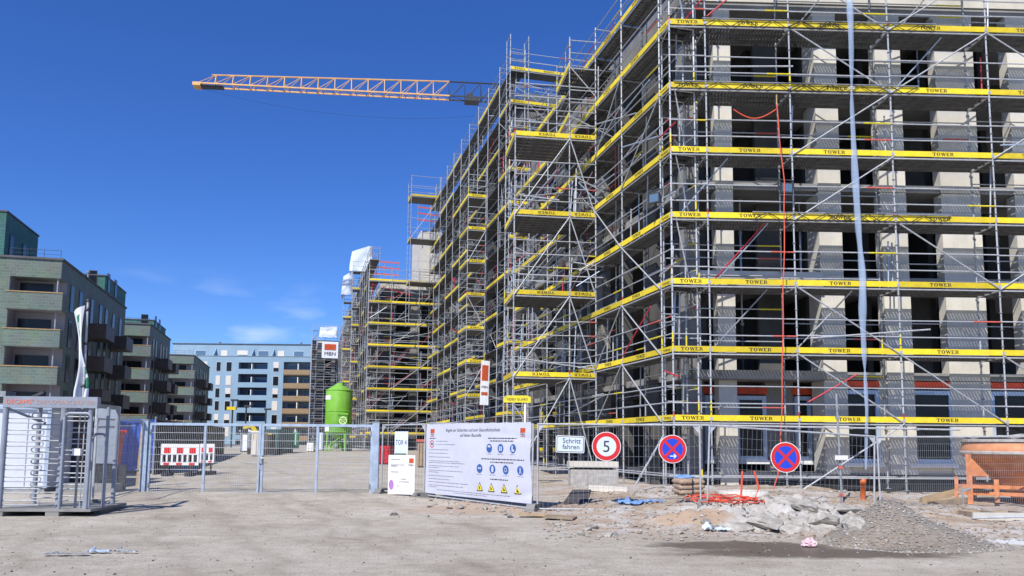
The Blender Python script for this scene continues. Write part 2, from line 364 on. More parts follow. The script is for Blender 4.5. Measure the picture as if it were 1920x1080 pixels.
    # sand heap, gravel heap: brown and grey
    def blob(cx, cy, sx_, sy_, r0, r1, wobble=.5, wsc=1.6):
        v = n.nodes.new('ShaderNodeMapping'); v.inputs['Location'].default_value = (-cx/sx_, -cy/sy_, 0); v.inputs['Scale'].default_value = (1/sx_, 1/sy_, 0); lk(P, v.inputs[0])
        ln = n.nodes.new('ShaderNodeVectorMath'); ln.operation = 'LENGTH'; lk(v.outputs[0], ln.inputs[0])
        wv = n.nodes.new('ShaderNodeMath'); wv.operation = 'MULTIPLY_ADD'; lk(nz(wsc, 5, .65), wv.inputs[0]); wv.inputs[1].default_value = wobble*2; lk(ln.outputs['Value'], wv.inputs[2])
        return rng(wv.outputs[0], r1+wobble, r0+wobble)
    col = mix(blob(5.6, 16.9, 2.4, 2.2, .8, 1.1, .3), col, ramp(nz(3.5, 8, .75), [(.3, (.26, .23, .19)), (.45, (.42, .395, .35)), (.6, (.52, .50, .46))]))
    heap = ramp(nz(14, 6, .75), [(.3, (.15, .135, .115)), (.55, (.26, .235, .20)), (.75, (.38, .355, .31))])
    col = mix(blob(6.45, 13.3, 1.5, 1.15, .75, 1.1, .35), col, heap)
    col = mix(blob(5.5, 13.9, .7, .5, .6, 1.1, .4), col, (.30, .24, .175))
    col = mix(blob(3.55, 16.2, .85, .75, .7, 1.1, .3), col, (.42, .31, .215))
    col = mix(mth('MULTIPLY', blob(-.2, 18.5, 2.6, 1.3, .5, 1.1, .5), .7), col, (.40, .29, .21))
    wet = mth2(n, lk, blob(4.5, 12.05, 2.2, .58, .6, 1.25, .6, 2.6), blob(3.7, 12.9, 1.5, .6, .7, 1.2, .5, 2.6), 'MAXIMUM')
    col = mix(mth('MULTIPLY', blob(4.6, 12.5, 2.4, .8, .5, 1.1, .5), .6), col, (.27, .215, .16))
    col = mix(mth('MULTIPLY', wet, .95), col, (.115, .095, .075))
    col = mix(blob(8.9, 13.7, 1.1, .55, .7, 1.1, .3), col, (.62, .62, .61))
    lk(col, b.inputs['Base Color'])
    rg = n.nodes.new('ShaderNodeMapRange'); lk(wet, rg.inputs[0]); rg.inputs[3].default_value = .95; rg.inputs[4].default_value = .38; lk(rg.outputs[0], b.inputs['Roughness'])
    h = mix(.5, nz(22, 6, .75), nz(70, 4, .7))
    bp = n.nodes.new('ShaderNodeBump'); bp.inputs['Strength'].default_value = .55; bp.inputs['Distance'].default_value = .03; lk(h, bp.inputs['Height']); lk(bp.outputs[0], b.inputs['Normal'])
    M['ground'] = m
def mth2(n, lk, a, c, op='ADD'):
    k = n.nodes.new('ShaderNodeMath'); k.operation = op; lk(a, k.inputs[0]); lk(c, k.inputs[1]); return k.outputs[0]
ground_material()
def lines(*segs):
    out = []
    for a, b, n in segs: out += [a+(b-a)*i/n for i in range(n)]
    return out + [segs[-1][1]]
gx = lines((-900, -100, 6), (-100, -16, 28), (-16, 1, 90), (1, 12.5, 130), (12.5, 40, 30), (40, 900, 8))
gy = lines((-60, 7, 16), (7, 12, 40), (12, 20, 100), (20, 30, 60), (30, 90, 60), (90, 260, 20), (260, 1500, 8))
vs = [(x, y, gz(x, y)) for y in gy for x in gx]; n = len(gx)
fs = [(j*n+i, j*n+i+1, (j+1)*n+i+1, (j+1)*n+i) for j in range(len(gy)-1) for i in range(n-1)]
g = MB().add(vs, fs, 'ground'); go = obj('ground', g.mesh('ground', True)); tag(go, kind='structure')

# ------------------------------------------------------------------ green-tiled apartment houses, left of the street
def window(root, x, y, z, w_, h, face, fm='dark_steel', pm='pane', name='window'):
    # face 'f': in a wall facing -y, 's': in a wall facing +x
    q = MB()
    if face == 'f':
        q.box(-w_/2-.05, w_/2+.05, -.05, .06, 0, h, fm); p = MB().box(-w_/2, w_/2, -.065, -.052, .06, h-.06, pm)
    else:
        q.box(-.06, .05, -w_/2-.05, w_/2+.05, 0, h, fm); p = MB().box(.052, .065, -w_/2, w_/2, .06, h-.06, pm)
    key = (name, w_, h, face, fm, pm)
    if key not in _cache: _cache[key] = (q.mesh('window'), p.mesh('pane'))
    o = obj(name, _cache[key][0], root, (x, y, z)); obj('pane', _cache[key][1], o)
    return o
def green_house(label, X, Y, z0, front, side, lw, pent, nb, sidewin):
    t = thing('apartment_house', label, 'building', (X, Y, z0), B, 'green tiled apartment houses')
    H = 16.0; ld = 1.9
    obj('wall', MB().box(-front, -lw, 0, side, -2, H, 'tile_green').box(-lw, 0, ld, side, -2, H, 'tile_green').box(-lw, 0, 0, ld, 14.5, H, 'tile_green'), t)
    obj('roof_edge', MB().box(-front-.1, .12, -.12, side+.1, H+.003, H+.16, 'roof_dark'), t)
    obj('loggia_wall', MB().box(-lw+.003, -.003, ld-.04, ld-.005, -1, 14.5, 'loggia_grey').box(-lw+.003, -lw+.04, .05, ld-.05, -1, 14.5, 'loggia_grey'), t)
    for k in range(5):
        zt = 13.2-3*k
        p = obj('parapet', MB().box(-lw-.12, .28, -.3, -.12, zt-1.38, zt, 'tile_green').box(.1, .28, -.12, ld-.3, zt-1.38, zt, 'tile_green').box(-lw-.1, .1, -.12, ld-.045, zt-1.36, zt-1.1, 'loggia_grey'), t)
        obj('cap', MB().box(-lw-.16, .3, -.34, -.08, zt+.003, zt+.09, 'wood_cap'), p)
        window(t, -lw*.52, ld-.06, zt-1.08, 1.7, 2.2, 'f')
        window(t, -lw*.86, ld-.06, zt-1.08, .5, 2.2, 'f')
        c = obj('column', MB().tube((-.25, .2, zt), (-.25, .2, zt+1.62), .07, 'galv_dull', 8), t)
        if front > lw+2: window(t, -lw-1.6, 0, zt-.6, 1.1, 1.75, 'f', 'wood_cap')
        if front > lw+5: window(t, -lw-5.2, 0, zt-.6, 1.5, 1.75, 'f', 'wood_cap')
        for sy in sidewin:
            window(t, 0, sy, zt-1.0, .95, 2.35, 's')
        for (ya, yb) in nb:
            if k < 4 and zt > 3:
                zb = zt-2.3
                bo = obj('balcony', MB().box(.07, 1.75, ya, yb, zb-.2, zb, 'balcony_brown').box(1.69, 1.75, ya, yb, zb+.002, zb+1.15, 'balcony_brown').box(.07, 1.688, ya, ya+.05, zb+.002, zb+1.15, 'balcony_brown').box(.07, 1.688, yb-.05, yb, zb+.002, zb+1.15, 'balcony_brown'), t)
    for (xa, xb, ya, yb, hh) in pent:
        po = obj('penthouse', MB().box(xa, xb, ya, yb, H+.17, H+hh, 'tile_teal').box(xa-.08, xb+.08, ya-.08, yb+.08, H+hh+.003, H+hh+.12, 'roof_dark'), t)
        for q in range(2): window(po, xb, ya+1.5+q*3.2, H+.3, .8, 1.9, 's')
        if xb-xa > 5: window(po, xb-1.2, ya, H+.3, .8, 1.9, 'f')
    r = MB()
    for x in [-lw*i/3 for i in range(4)]: r.tube((x-.2, .3, H+.1), (x-.2, .3, H+.85), .02, 'dark_steel', 5)
    r.tube((-lw-.2, .3, H+.85), (-.2, .3, H+.85), .02, 'dark_steel', 5).tube((-lw-.2, .3, H+.5), (-.2, .3, H+.5), .015, 'dark_steel', 5)
    obj('roof_railing', r, t)
    v = MB().tube((-.9, 12, H), (-.9, 12, H+1.4), .09, 'galv_dull', 8).lathe([(.16, H+1.35), (.16, H+1.55), (.02, H+1.62)], 'galv_dull', 10, -.9, 12)
    obj('roof_vent', v, t)
    return t
p = at(117, 486, 65); green_house('nearest green-tiled apartment house, cut off by the left picture edge', p.x, 65, .1, 18, 25, 3.7, [(-18, -4.4, .35, 8.6, 3.8), (-6, -.06, 15, 24.8, 1.7)], [(8.5, 12.0), (17.5, 20.8)], [3.4, 6.2, 10.2, 13.6, 16.0, 19.2, 22.5])
p = at(282, 607, 105); green_house('second green-tiled apartment house, behind the flag and the first house', p.x, 105, .6, 9, 17, 3.9, [(-6, -.6, 6, 16, 1.4)], [(4.6, 8.2), (11.5, 14.6)], [2.8, 5.0, 8.8, 11.0, 13.6])
p = at(364, 663, 146); green_house('farthest green-tiled apartment house, in front of the blue block', p.x, 146, .9, 8, 26, 4.6, [], [(4.6, 8.2), (14, 17.6)], [2.8, 6.0, 9.8, 12.5, 17, 20])

# ------------------------------------------------------------------ blue apartment block closing the street
def blue_block():
    Yb = 185.0; sc = FPX/Yb
    t = thing('apartment_block', 'long light blue apartment block closing the end of the street', 'building', (0, Yb, 0))
    fx = lambda zx: ((zx/2.841+260)-960)/sc
    fz = lambda zy, zx=560: EYE+(HOR+ROLL*((zx/2.841+260)-960)-(zy/2.841+580))/sc
    H = fz(250); HP = fz(180); x0, x1 = fx(150), fx(1010)
    ops = [(fx(527), fx(682))]
    lx0, lx1 = ops[0]; rx0 = fx(768)
    rows = [283, 358, 424, 492, 563, 630]
    zb = [fz(r) for r in rows]; zr = [fz(r) for r in (318, 390, 458, 525, 597, 668)]
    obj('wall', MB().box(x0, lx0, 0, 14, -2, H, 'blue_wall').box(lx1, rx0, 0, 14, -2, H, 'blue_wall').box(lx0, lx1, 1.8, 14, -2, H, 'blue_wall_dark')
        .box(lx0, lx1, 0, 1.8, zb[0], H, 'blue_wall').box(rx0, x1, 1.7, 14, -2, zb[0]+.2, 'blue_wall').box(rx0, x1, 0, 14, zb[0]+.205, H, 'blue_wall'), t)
    obj('penthouse', MB().box(x0, x1, 2.0, 13, H+.1, HP, 'blue_wall').box(x0-.2, x1+.2, 1.8, 13.2, HP+.003, HP+.15, 'roof_dark').box(x0-.1, x1+.1, -.1, 2, H+.003, H+.09, 'galv_dull'), t)
    for k in range(6):
        z1 = zr[k]; z0 = zr[k]-1.15
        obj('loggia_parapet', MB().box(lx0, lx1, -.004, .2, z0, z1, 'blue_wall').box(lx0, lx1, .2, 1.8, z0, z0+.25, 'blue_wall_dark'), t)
        obj('loggia_divider', MB().box((lx0*.56+lx1*.44)-.1, (lx0*.56+lx1*.44)+.1, .25, 1.78, z1-.9, z1+1.3, 'white'), t)
        window(t, lx0+2.4, 1.8, z0+.3, 1.2, 2.1, 'f', 'galv_blue', 'pane'); window(t, lx0+11.6*(lx1-lx0)/15.6, 1.8, z0+.3, 3.4, 2.1, 'f', 'galv_blue', 'pane_sky')
        b0, b1 = fx(771), fx(911)
        zc = zr[k]-.1
        obj('balcony', MB().box(b0, b1, -.3, -.24, zc-1.1, zc, 'balcony_gold').box(b0, b0+.06, -.24, 1.69, zc-1.1, zc, 'balcony_gold').box(b1-.06, b1, -.24, 1.69, zc-1.1, zc, 'balcony_gold').box(b0, b1, -.24, 1.69, zc-1.25, zc-1.103, 'balcony_gold'), t)
        obj('balcony_divider', MB().box((b0+b1)/2+.1, (b0+b1)/2+.3, -.1, 1.66, zc+.01, zc+1.4, 'white'), t)
        for q, wv in ((.2, 2.4), (.72, 1.5)): window(t, b0+(b1-b0)*q+.6, 1.7, zc-.9, wv, 2.2, 'f', 'white', 'pane_sky')
        zt = fz(rows[k]); i = k
        for zx, wd, kind in ((420, 1.0, '010'), (476, 1.25, '011'), (728, 1.3, '101'), (350, .9, '110')):
            sh = kind[i % 3] == '1'
            window(t, fx(zx), 0, zt-2.1, wd*.95, 2.2, 'f', 'white', 'pane')
            if sh: obj('blind', MB().box(fx(zx)-wd*.45, fx(zx)+wd*.45, -.085, -.07, zt-(2.0 if i % 2 else 1.2), zt+.05, 'blind'), t)
    for a, b_, bl in ((275, 330, 0), (415, 447, 1), (503, 558, 1), (615, 670, 0), (722, 755, 1), (808, 860, 0)):
        window(t, fx((a+b_)/2), 2.0, fz(247), (b_-a)/2.841/sc, 1.4, 'f', 'white', 'pane_sky')
        if bl: obj('blind', MB().box(fx(a), fx(b_), 1.9, 1.93, fz(238 if b_-a > 40 else 246), fz(214), 'blind'), t)
    for a in (385, 590, 700):
        obj('fin_wall', MB().add([(fx(a)-.1, 2, H+.1), (fx(a)-.1, .2, H+.1), (fx(a)-.1, 2, HP-1), (fx(a)+.1, 2, H+.1), (fx(a)+.1, .2, H+.1), (fx(a)+.1, 2, HP-1)], [(0,1,2), (3,5,4), (0,3,4,1), (1,4,5,2), (0,2,5,3)], 'blue_wall'), t)
    for a in (370, 820): obj('roof_vent', MB().tube((fx(a), 6, HP), (fx(a), 6, HP+.9), .12, 'galv_dull', 8).lathe([(.3, HP+.85), (.3, HP+1.05), (.02, HP+1.2)], 'galv_dull', 10, fx(a), 6), t)
blue_block()

# ------------------------------------------------------------------ the concrete shells on the right
P0 = Vector((4.68, 23.4))
FA = Vector((math.cos(ANG_F), math.sin(ANG_F))); FN = Vector((-math.sin(ANG_F), math.cos(ANG_F)))
def fpx(px, c=1.4, py=440):                           # along-facade coordinate of a picture column on the plane c behind the scaffold front
    d = ray(px, py); h = Vector((d.x, d.y)); o = P0+FN*c
    t = o.dot(FN)/h.dot(FN); return (h*t-P0).dot(FA)
def near_block():
    t = thing('concrete_shell', 'near concrete building shell with light piers behind the front scaffold', 'building', (P0.x, P0.y, 0), ANG_F)
    dl = B - ANG_F; d = Vector((-math.sin(dl), math.cos(dl)))         # street direction in the front frame
    sw = Vector((math.cos(dl), math.sin(dl)))*1.1
    s = (1.4-sw.y)/d.y; K = Vector((sw.x+s*d.x, 1.4))
    XE = 17.0; LS = 18.0
    ZS = [.75, 3.85, 6.85, 9.85, 12.85, 15.85]
    kx = K.x
    def poly(o): return [(kx+.06+o, 1.46+o), (XE, 1.46+o), (XE+d.x*LS, 1.46+d.y*LS), (kx+.06+o+d.x*LS, 1.46+d.y*LS)]
    for i, z in enumerate(ZS):
        obj('floor_slab', MB().slab(poly(0), z-.24, z, 'slab'), t)
    # loggia balcony slab edge above the ground floor projects a little
    obj('balcony_slab', MB().box(kx+.1, fpx(1530), .95, 1.45, 3.55, 3.83, 'concrete_grey'), t)
    obj('balcony_slab', MB().box(kx+.05, fpx(1535), 1.17, 1.44, 6.45, 6.93, 'concrete'), t)
    piers = [(1343, 1376, .5), (1536, 1579, .95), (1653, 1702, .42), (1768, 1842, .42), (1907, 1962, .42), (2020, 2090, .42)]
    for a, b_, dp in piers:
        x0, x1 = fpx(a), fpx(b_)
        for i in range(5):
            za = ZS[i]-.24 if i else (.2 if a == 1343 else .71); zb = ZS[i+1]-.262
            jy = random.uniform(-.012, .012)
            obj('pier', MB().box(x0, x1, 1.4+jy, 1.4+dp, za, zb, 'concrete'), t)
    # loggia back wall pieces with shade in their colour, one set for each storey
    for i in range(0, 5):
        za = ZS[i]+.002; zb = ZS[i+1]-.245
        for a, b_ in ((1266, 1322), (1418, 1462)): obj('loggia_wall', MB().box(fpx(a, 3), fpx(b_, 3), 2.95, 3.15, za, zb, 'concrete_dark_shaded'), t)
    # rooms: rear walls and some cross walls, coloured near black for shade
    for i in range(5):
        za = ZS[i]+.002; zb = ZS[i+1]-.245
        obj('room_wall', MB().box(kx-.3, XE, 6.4, 6.6, za, zb, 'room_shaded'), t)
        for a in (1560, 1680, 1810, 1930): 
            obj('cross_wall', MB().box(fpx(a), fpx(a)+.2, 3.6, 6.38, za, zb, 'room_shaded'), t)
        if i in (1, 3): obj('room_wall', MB().box(fpx(1702, 3), fpx(1768, 3), 3.6, 3.75, za, zb, 'concrete_dark_shaded'), t)
    # ground floor: rendered wall pieces, frames, lintels, plinth
    G = [(1579, 1648), (1699, 1786), (1856, 1940)]
    w0 = fpx(1579); edges = [fpx(1579, 1.5, 800)]
    for a, b_ in G: edges += [fpx(a, 1.5, 800), fpx(b_, 1.5, 800)]
    edges.append(XE)
    for a, b_ in zip(edges[0::2], edges[1::2]):
        if b_-a > .1: obj('rendered_wall', MB().box(a+.003, b_-.003, 1.47, 1.8, .72, 3.6, 'render_cream'), t)
    for a, b_ in G:
        x0, x1 = fpx(a, 1.5, 800), fpx(b_, 1.5, 800)
        wdw(t, x0, x1, 1.5, 1.06, 3.3)
        obj('lintel_membrane', MB().box(x0-.04, x1+.04, 1.455, 1.75, 3.36, 3.58, 'membrane_red'), t)
        obj('rendered_wall', MB().box(x0, x1, 1.475, 1.8, .72, .94, 'render_cream'), t)
    for a, b_ in ((1322, 1372), (1378, 1436), (1490, 1520)):
        x0, x1 = fpx(a, 2.6, 800), fpx(b_, 2.6, 800)
        wdw(t, x0, x1, 2.6, 1.1, 3.15)
        obj('lintel_membrane', MB().box(x0-.05, x1+.05, 2.57, 2.8, 3.2, 3.42, 'membrane_red'), t)
    obj('rendered_wall', MB().box(fpx(1436, 2.6, 800)+.01, fpx(1490, 2.6, 800)-.01, 2.62, 2.9, .75, 3.6, 'concrete_grey'), t)
    obj('rendered_wall', MB().box(kx+.2, fpx(1322, 2.6, 800)-.01, 2.62, 2.9, .75, 3.6, 'concrete_grey'), t)
    obj('plinth', MB().box(kx, fpx(1531), 1.44, 1.9, -.2, .5, 'plinth').box(fpx(1531), XE, 1.43, 1.9, -.2, .69, 'plinth'), t)
    obj('parapet', MB().box(kx, XE, 1.42, 1.7, 15.87, 16.6, 'concrete'), t)
    # street side: piers and panels, mostly in shade-darkened concrete, in a frame running along the street
    fr = obj('side_wall', None, t, (K.x+d.x*LS, K.y+d.y*LS, 0), (0, 0, dl-math.pi/2))   # local x runs back to the corner, local y inwards
    x = .0; k = 0
    while x < LS-.3:
        wd = (.7, .5, 1.1, .6)[k % 4]
        for i in range(5):
            key = ('side_pier', wd, i == 0)
            me = cached(key, lambda: MB().box(0, wd, 0, .35, -.24 if i else -.5, 2.84, 'concrete_dark_shaded' if k % 3 else 'concrete_grey'))
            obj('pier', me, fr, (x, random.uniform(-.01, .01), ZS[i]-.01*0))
            if k % 2 == 0 and i: obj('sill_wall', cached(('sillw', 1), lambda: MB().box(0, 1.75, .06, .3, .002, .45, 'concrete_dark_shaded')), fr, (x+wd, 0, ZS[i]))
        x += wd+1.75; k += 1
    obj('room_wall', MB().box(0, LS-2, 3.4, 3.6, .3, 15.6, 'room_shaded'), fr)
    obj('parapet', MB().box(0, LS-.3, .02, .3, 15.87, 16.6, 'concrete_grey'), fr)
    return t
def wdw(t, x0, x1, y, z0, z1):
    f = .13; q = MB()
    y -= .07
    q.box(x0, x0+f, y-.03, y+.09, z0, z1, 'frame_blue').box(x1-f, x1, y-.03, y+.09, z0, z1, 'frame_blue').box(x0+f, x1-f, y-.03, y+.09, z1-f, z1, 'frame_blue').box(x0+f, x1-f, y-.03, y+.09, z0, z0+f, 'frame_blue')
    o = obj('window_frame', q, t)
    obj('pane', MB().box(x0+f, x1-f, y+.02, y+.035, z0+f, z1-f, 'pane'), o)
    obj('sill', MB().box(x0-.03, x1+.03, y-.12, y+.08, z0-.12, z0-.004, 'white'), o)
near_block()
for q_, (px, lvl, c_, k_) in enumerate(((1288, 2, 2.2, 'galv'), (1388, 2, 2.4, 'galv_blue'), (1288, 3, 2.2, 'galv_blue'), (1300, 1, 2.0, 'galv'), (1388, 1, 2.4, 'dark_steel'), (1610, 3, 3.0, 'galv_dull'), (1735, 4, 2.8, 'galv_blue'), (1300, 4, 2.1, 'galv'), (1500, 2, 2.6, 'galv'), (1870, 2, 2.6, 'galv_dull'))):
    zf = (.75, 3.85, 6.85, 9.85, 12.85)[lvl]; x_ = fpx(px, c_); w_ = P0+FA*x_+FN*c_
    fl = ('ground', 'first', 'second', 'third', 'fourth')[lvl]
    t = thing('shoring_prop', 'steel shoring prop in the opening on the %s upper floor, %s' % (fl, ('by the left corner wall', 'behind the first pier', 'in the corner bay', 'left of the first pier', 'right of the first pier', 'beside the plastic strip', 'between the wide piers', 'high in the corner bay', 'next to the red hose', 'near the right edge')[q_]), 'prop', (w_.x, w_.y, zf), 0, 'steel shoring props')
    obj('outer_tube', MB().tube((0, 0, .01), (0, 0, 1.6), .035, k_, 8), t); obj('inner_tube', MB().tube((0, 0, 1.6), (0, 0, 2.74), .026, 'galv', 8), t); obj('head_plate', MB().box(-.08, .08, -.08, .08, 2.735, 2.75, 'galv_dull').box(-.08, .08, -.08, .08, 0, .01, 'galv_dull'), t)
    obj('collar', MB().lathe([(.04, 1.55), (.06, 1.58), (.06, 1.64), (.03, 1.66)], 'galv_dull', 8), t)
def shell(label, X, Y, z0, front, side, storeys, off=1.15, extra=None, pane=True, light='concrete', base=0, sh=3.0):
    t = thing('concrete_shell', label, 'building', (X, Y, 0), B)
    H = z0+storeys*sh
    for i in range(storeys+1):
        z = z0+i*sh
        obj('floor_slab', MB().box(off+.05, off+front, off+.05, off+side, z-.25, z, 'slab'), t)
    obj('light_blocker', MB().box(off+1.6, off+front-.5, off+1.6, off+side-.5, -1, H-.3, 'room_shaded'), t)  # added dark box, blocks light through the shell
    def row(L, n_, put):
        x = 0.; k = 0
        while x < L-.2:
            wd = (1.5, .8, 1.1)[k % 3]
            for i in range(storeys):
                m = ('concrete_dark_shaded', 'concrete_dark_shaded', 'concrete_grey', light)[(k*5+i//3) % 4]
                put(x, wd, i, m)
            x += wd+1.35; k += 1
    row(front, 0, lambda x, wd, i, m: obj('pier', cached(('pf', wd, m, sh), lambda: MB().box(0, wd, 0, .35, -.24, sh-.27, m)), t, (off+x, off, z0+i*sh)))
    row(side, 1, lambda y, wd, i, m: obj('pier', cached(('ps', wd, 'concrete_dark_shaded' if m == light else m, sh), lambda: MB().box(0, .35, 0, wd, -.24, sh-.27, 'concrete_dark_shaded' if m == light else m)), t, (off, off+.36+y, z0+i*sh)))  # street side swaps light piers for the shade-darkened tone
    obj('parapet', MB().box(off+.02, off+front, off+.02, off+.3, H+.003, H+.6, light).box(off+.02, off+.3, off+.302, off+side, H+.003, H+.6, light), t)
    for bx_ in (extra or []): obj('upper_storey', MB().box(*bx_, light), t)
    return t
shell('second concrete shell, its end wall rising behind the near scaffold tower', -.24, 45, .8, 11, 29, 7)
shell('third concrete shell, behind the green silo', -13.1, 73, .8, 9.2, 62, 5, extra=[(5.0, 9.5, 2.6, 9, 15.9, 22.0)])
shell('farthest concrete shell, behind the scaffold with the company banner', -41.0, 165, .9, 12, 20, 7)
# ------------------------------------------------------------------ scaffolding
def letters_tower():
    # slab-serif capitals T O W E R, 1 unit high, drawn in x,z
    q = MB(); y0, y1 = 0, .02
    def bx_(a, b, c, d_): q.box(a, b, y0, y1, c, d_, 'black')
    def par(a, b, c, d_, th): q.prism([(a, 1), (a+th, 1), (c+th, 0), (c, 0)], y0, y1, 'black')
    def ring(cx, cz, rx, rz, tx, tz, a0=0, a1=360, n=16):
        for i in range(n):
            t0, t1 = R(a0+(a1-a0)*i/n), R(a0+(a1-a0)*(i+1)/n)
            q.prism([(cx+rx*math.cos(t0), cz+rz*math.sin(t0)), (cx+rx*math.cos(t1), cz+rz*math.sin(t1)), (cx+(rx-tx)*math.cos(t1), cz+(rz-tz)*math.sin(t1)), (cx+(rx-tx)*math.cos(t0), cz+(rz-tz)*math.sin(t0))], y0, y1, 'black')
    x = 0
    bx_(x, x+1., .88, 1); bx_(x, x+.12, .68, .88); bx_(x+.88, x+1., .68, .88); bx_(x+.38, x+.62, 0, .88); bx_(x+.24, x+.76, 0, .09); x += 1.14
    ring(x+.5, .5, .5, .53, .27, .10); x += 1.12
    par(x+.08, 0, x+.36, 0, .24); par(x+.70, 0, x+.40, 0, .12); par(x+.60, 0, x+.90, 0, .24); par(x+1.22, 0, x+.96, 0, .12); bx_(x-.04, x+.44, .92, 1); bx_(x+1.1, x+1.42, .92, 1); x += 1.5
    bx_(x+.1, x+.34, 0, 1); bx_(x, x+.86, .9, 1.); bx_(x, x+.9, 0, .1); bx_(x+.34, x+.62, .45, .55); bx_(x+.78, x+.86, .7, .9); bx_(x+.82, x+.9, .1, .32); x += 1.04
    bx_(x+.1, x+.34, 0, 1); bx_(x, x+.5, 0, .09); bx_(x, x+.5, .91, 1); ring(x+.46, .73, .42, .27, .25, .09, -90, 90, 8); q.prism([(x+.4, .5), (x+.64, .5), (x+1.02, 0), (x+.76, 0)], y0, y1, 'black'); x += 1.02
    for i, v in enumerate(q.v): q.v[i] = (v[0]-x/2, v[1], v[2])
    return q
def text_mesh(s, size, k, align='CENTER', ext=.002, shear=0., space=1.):
    key = ('text', s, size, k, align)
    if key in _cache: return _cache[key]
    cu = bpy.data.curves.new('text', 'FONT'); cu.body = s; cu.size = size; cu.align_x = align; cu.extrude = ext; cu.shear = shear; cu.space_character = space; cu.resolution_u = 3
    o = bpy.data.objects.new('text', cu); C.objects.link(o); bpy.context.view_layer.update()
    me = bpy.data.meshes.new_from_object(o.evaluated_get(bpy.context.evaluated_depsgraph_get()))
    bpy.data.objects.remove(o); me.materials.clear(); me.materials.append(M[k]); _cache[key] = me
    return me
TEXT_ROT = (math.pi/2, 0, 0)                          # text standing up, read from -y
LT = letters_tower()
def seg_mesh(l, var):
    def f():
        q = MB().tube((0, 0, 0), (0, 0, l), .0242, 'galv', 7)
        z = .25
        while z < l-.1: q.lathe([(.024, z-.02), (.055, z), (.024, z+.02)], 'galv_dull', 6); z += .5
        if var: q.tube((0, 0, .0), (0, 0, .22 if var != 'yellow_paint' else .55), .0262, var, 7)
        return q
    return cached(('standard', round(l, 2), var), f)
def rail_mesh(l, var):
    def f():
        q = MB().tube((0, 0, 0), (l, 0, 0), .019, 'galv', 6)
        if var: q.tube((l*.72, 0, 0), (l*.99, 0, 0), .0235, var, 6)
        return q
    return cached(('rail', round(l, 2), var), f)
def plank_mesh(l, wd, fine):
    def f():
        q = MB()
        if not fine: return q.box(0, l, .01, wd-.01, -.06, 0, 'steel_deck')
        q.box(0, l, .008, .034, -.07, 0, 'steel_deck').box(0, l, wd-.034, wd-.008, -.07, 0, 'steel_deck')
        x = .02
        while x < l-.09: q.box(x, x+.078, .034, wd-.034, -.028, -.006, 'steel_deck'); x += .1
        return q
    return cached(('deck_plank', round(l, 2), round(wd, 3), fine), f)
def toe_mesh(l): return cached(('toe_board', round(l, 2)), lambda: MB().box(.02, l-.02, -.03, -.002, 0, .165, 'yellow').box(.0, .05, -.036, -.03, .02, .1, 'galv').box(l-.05, l, -.036, -.03, .02, .1, 'galv'))
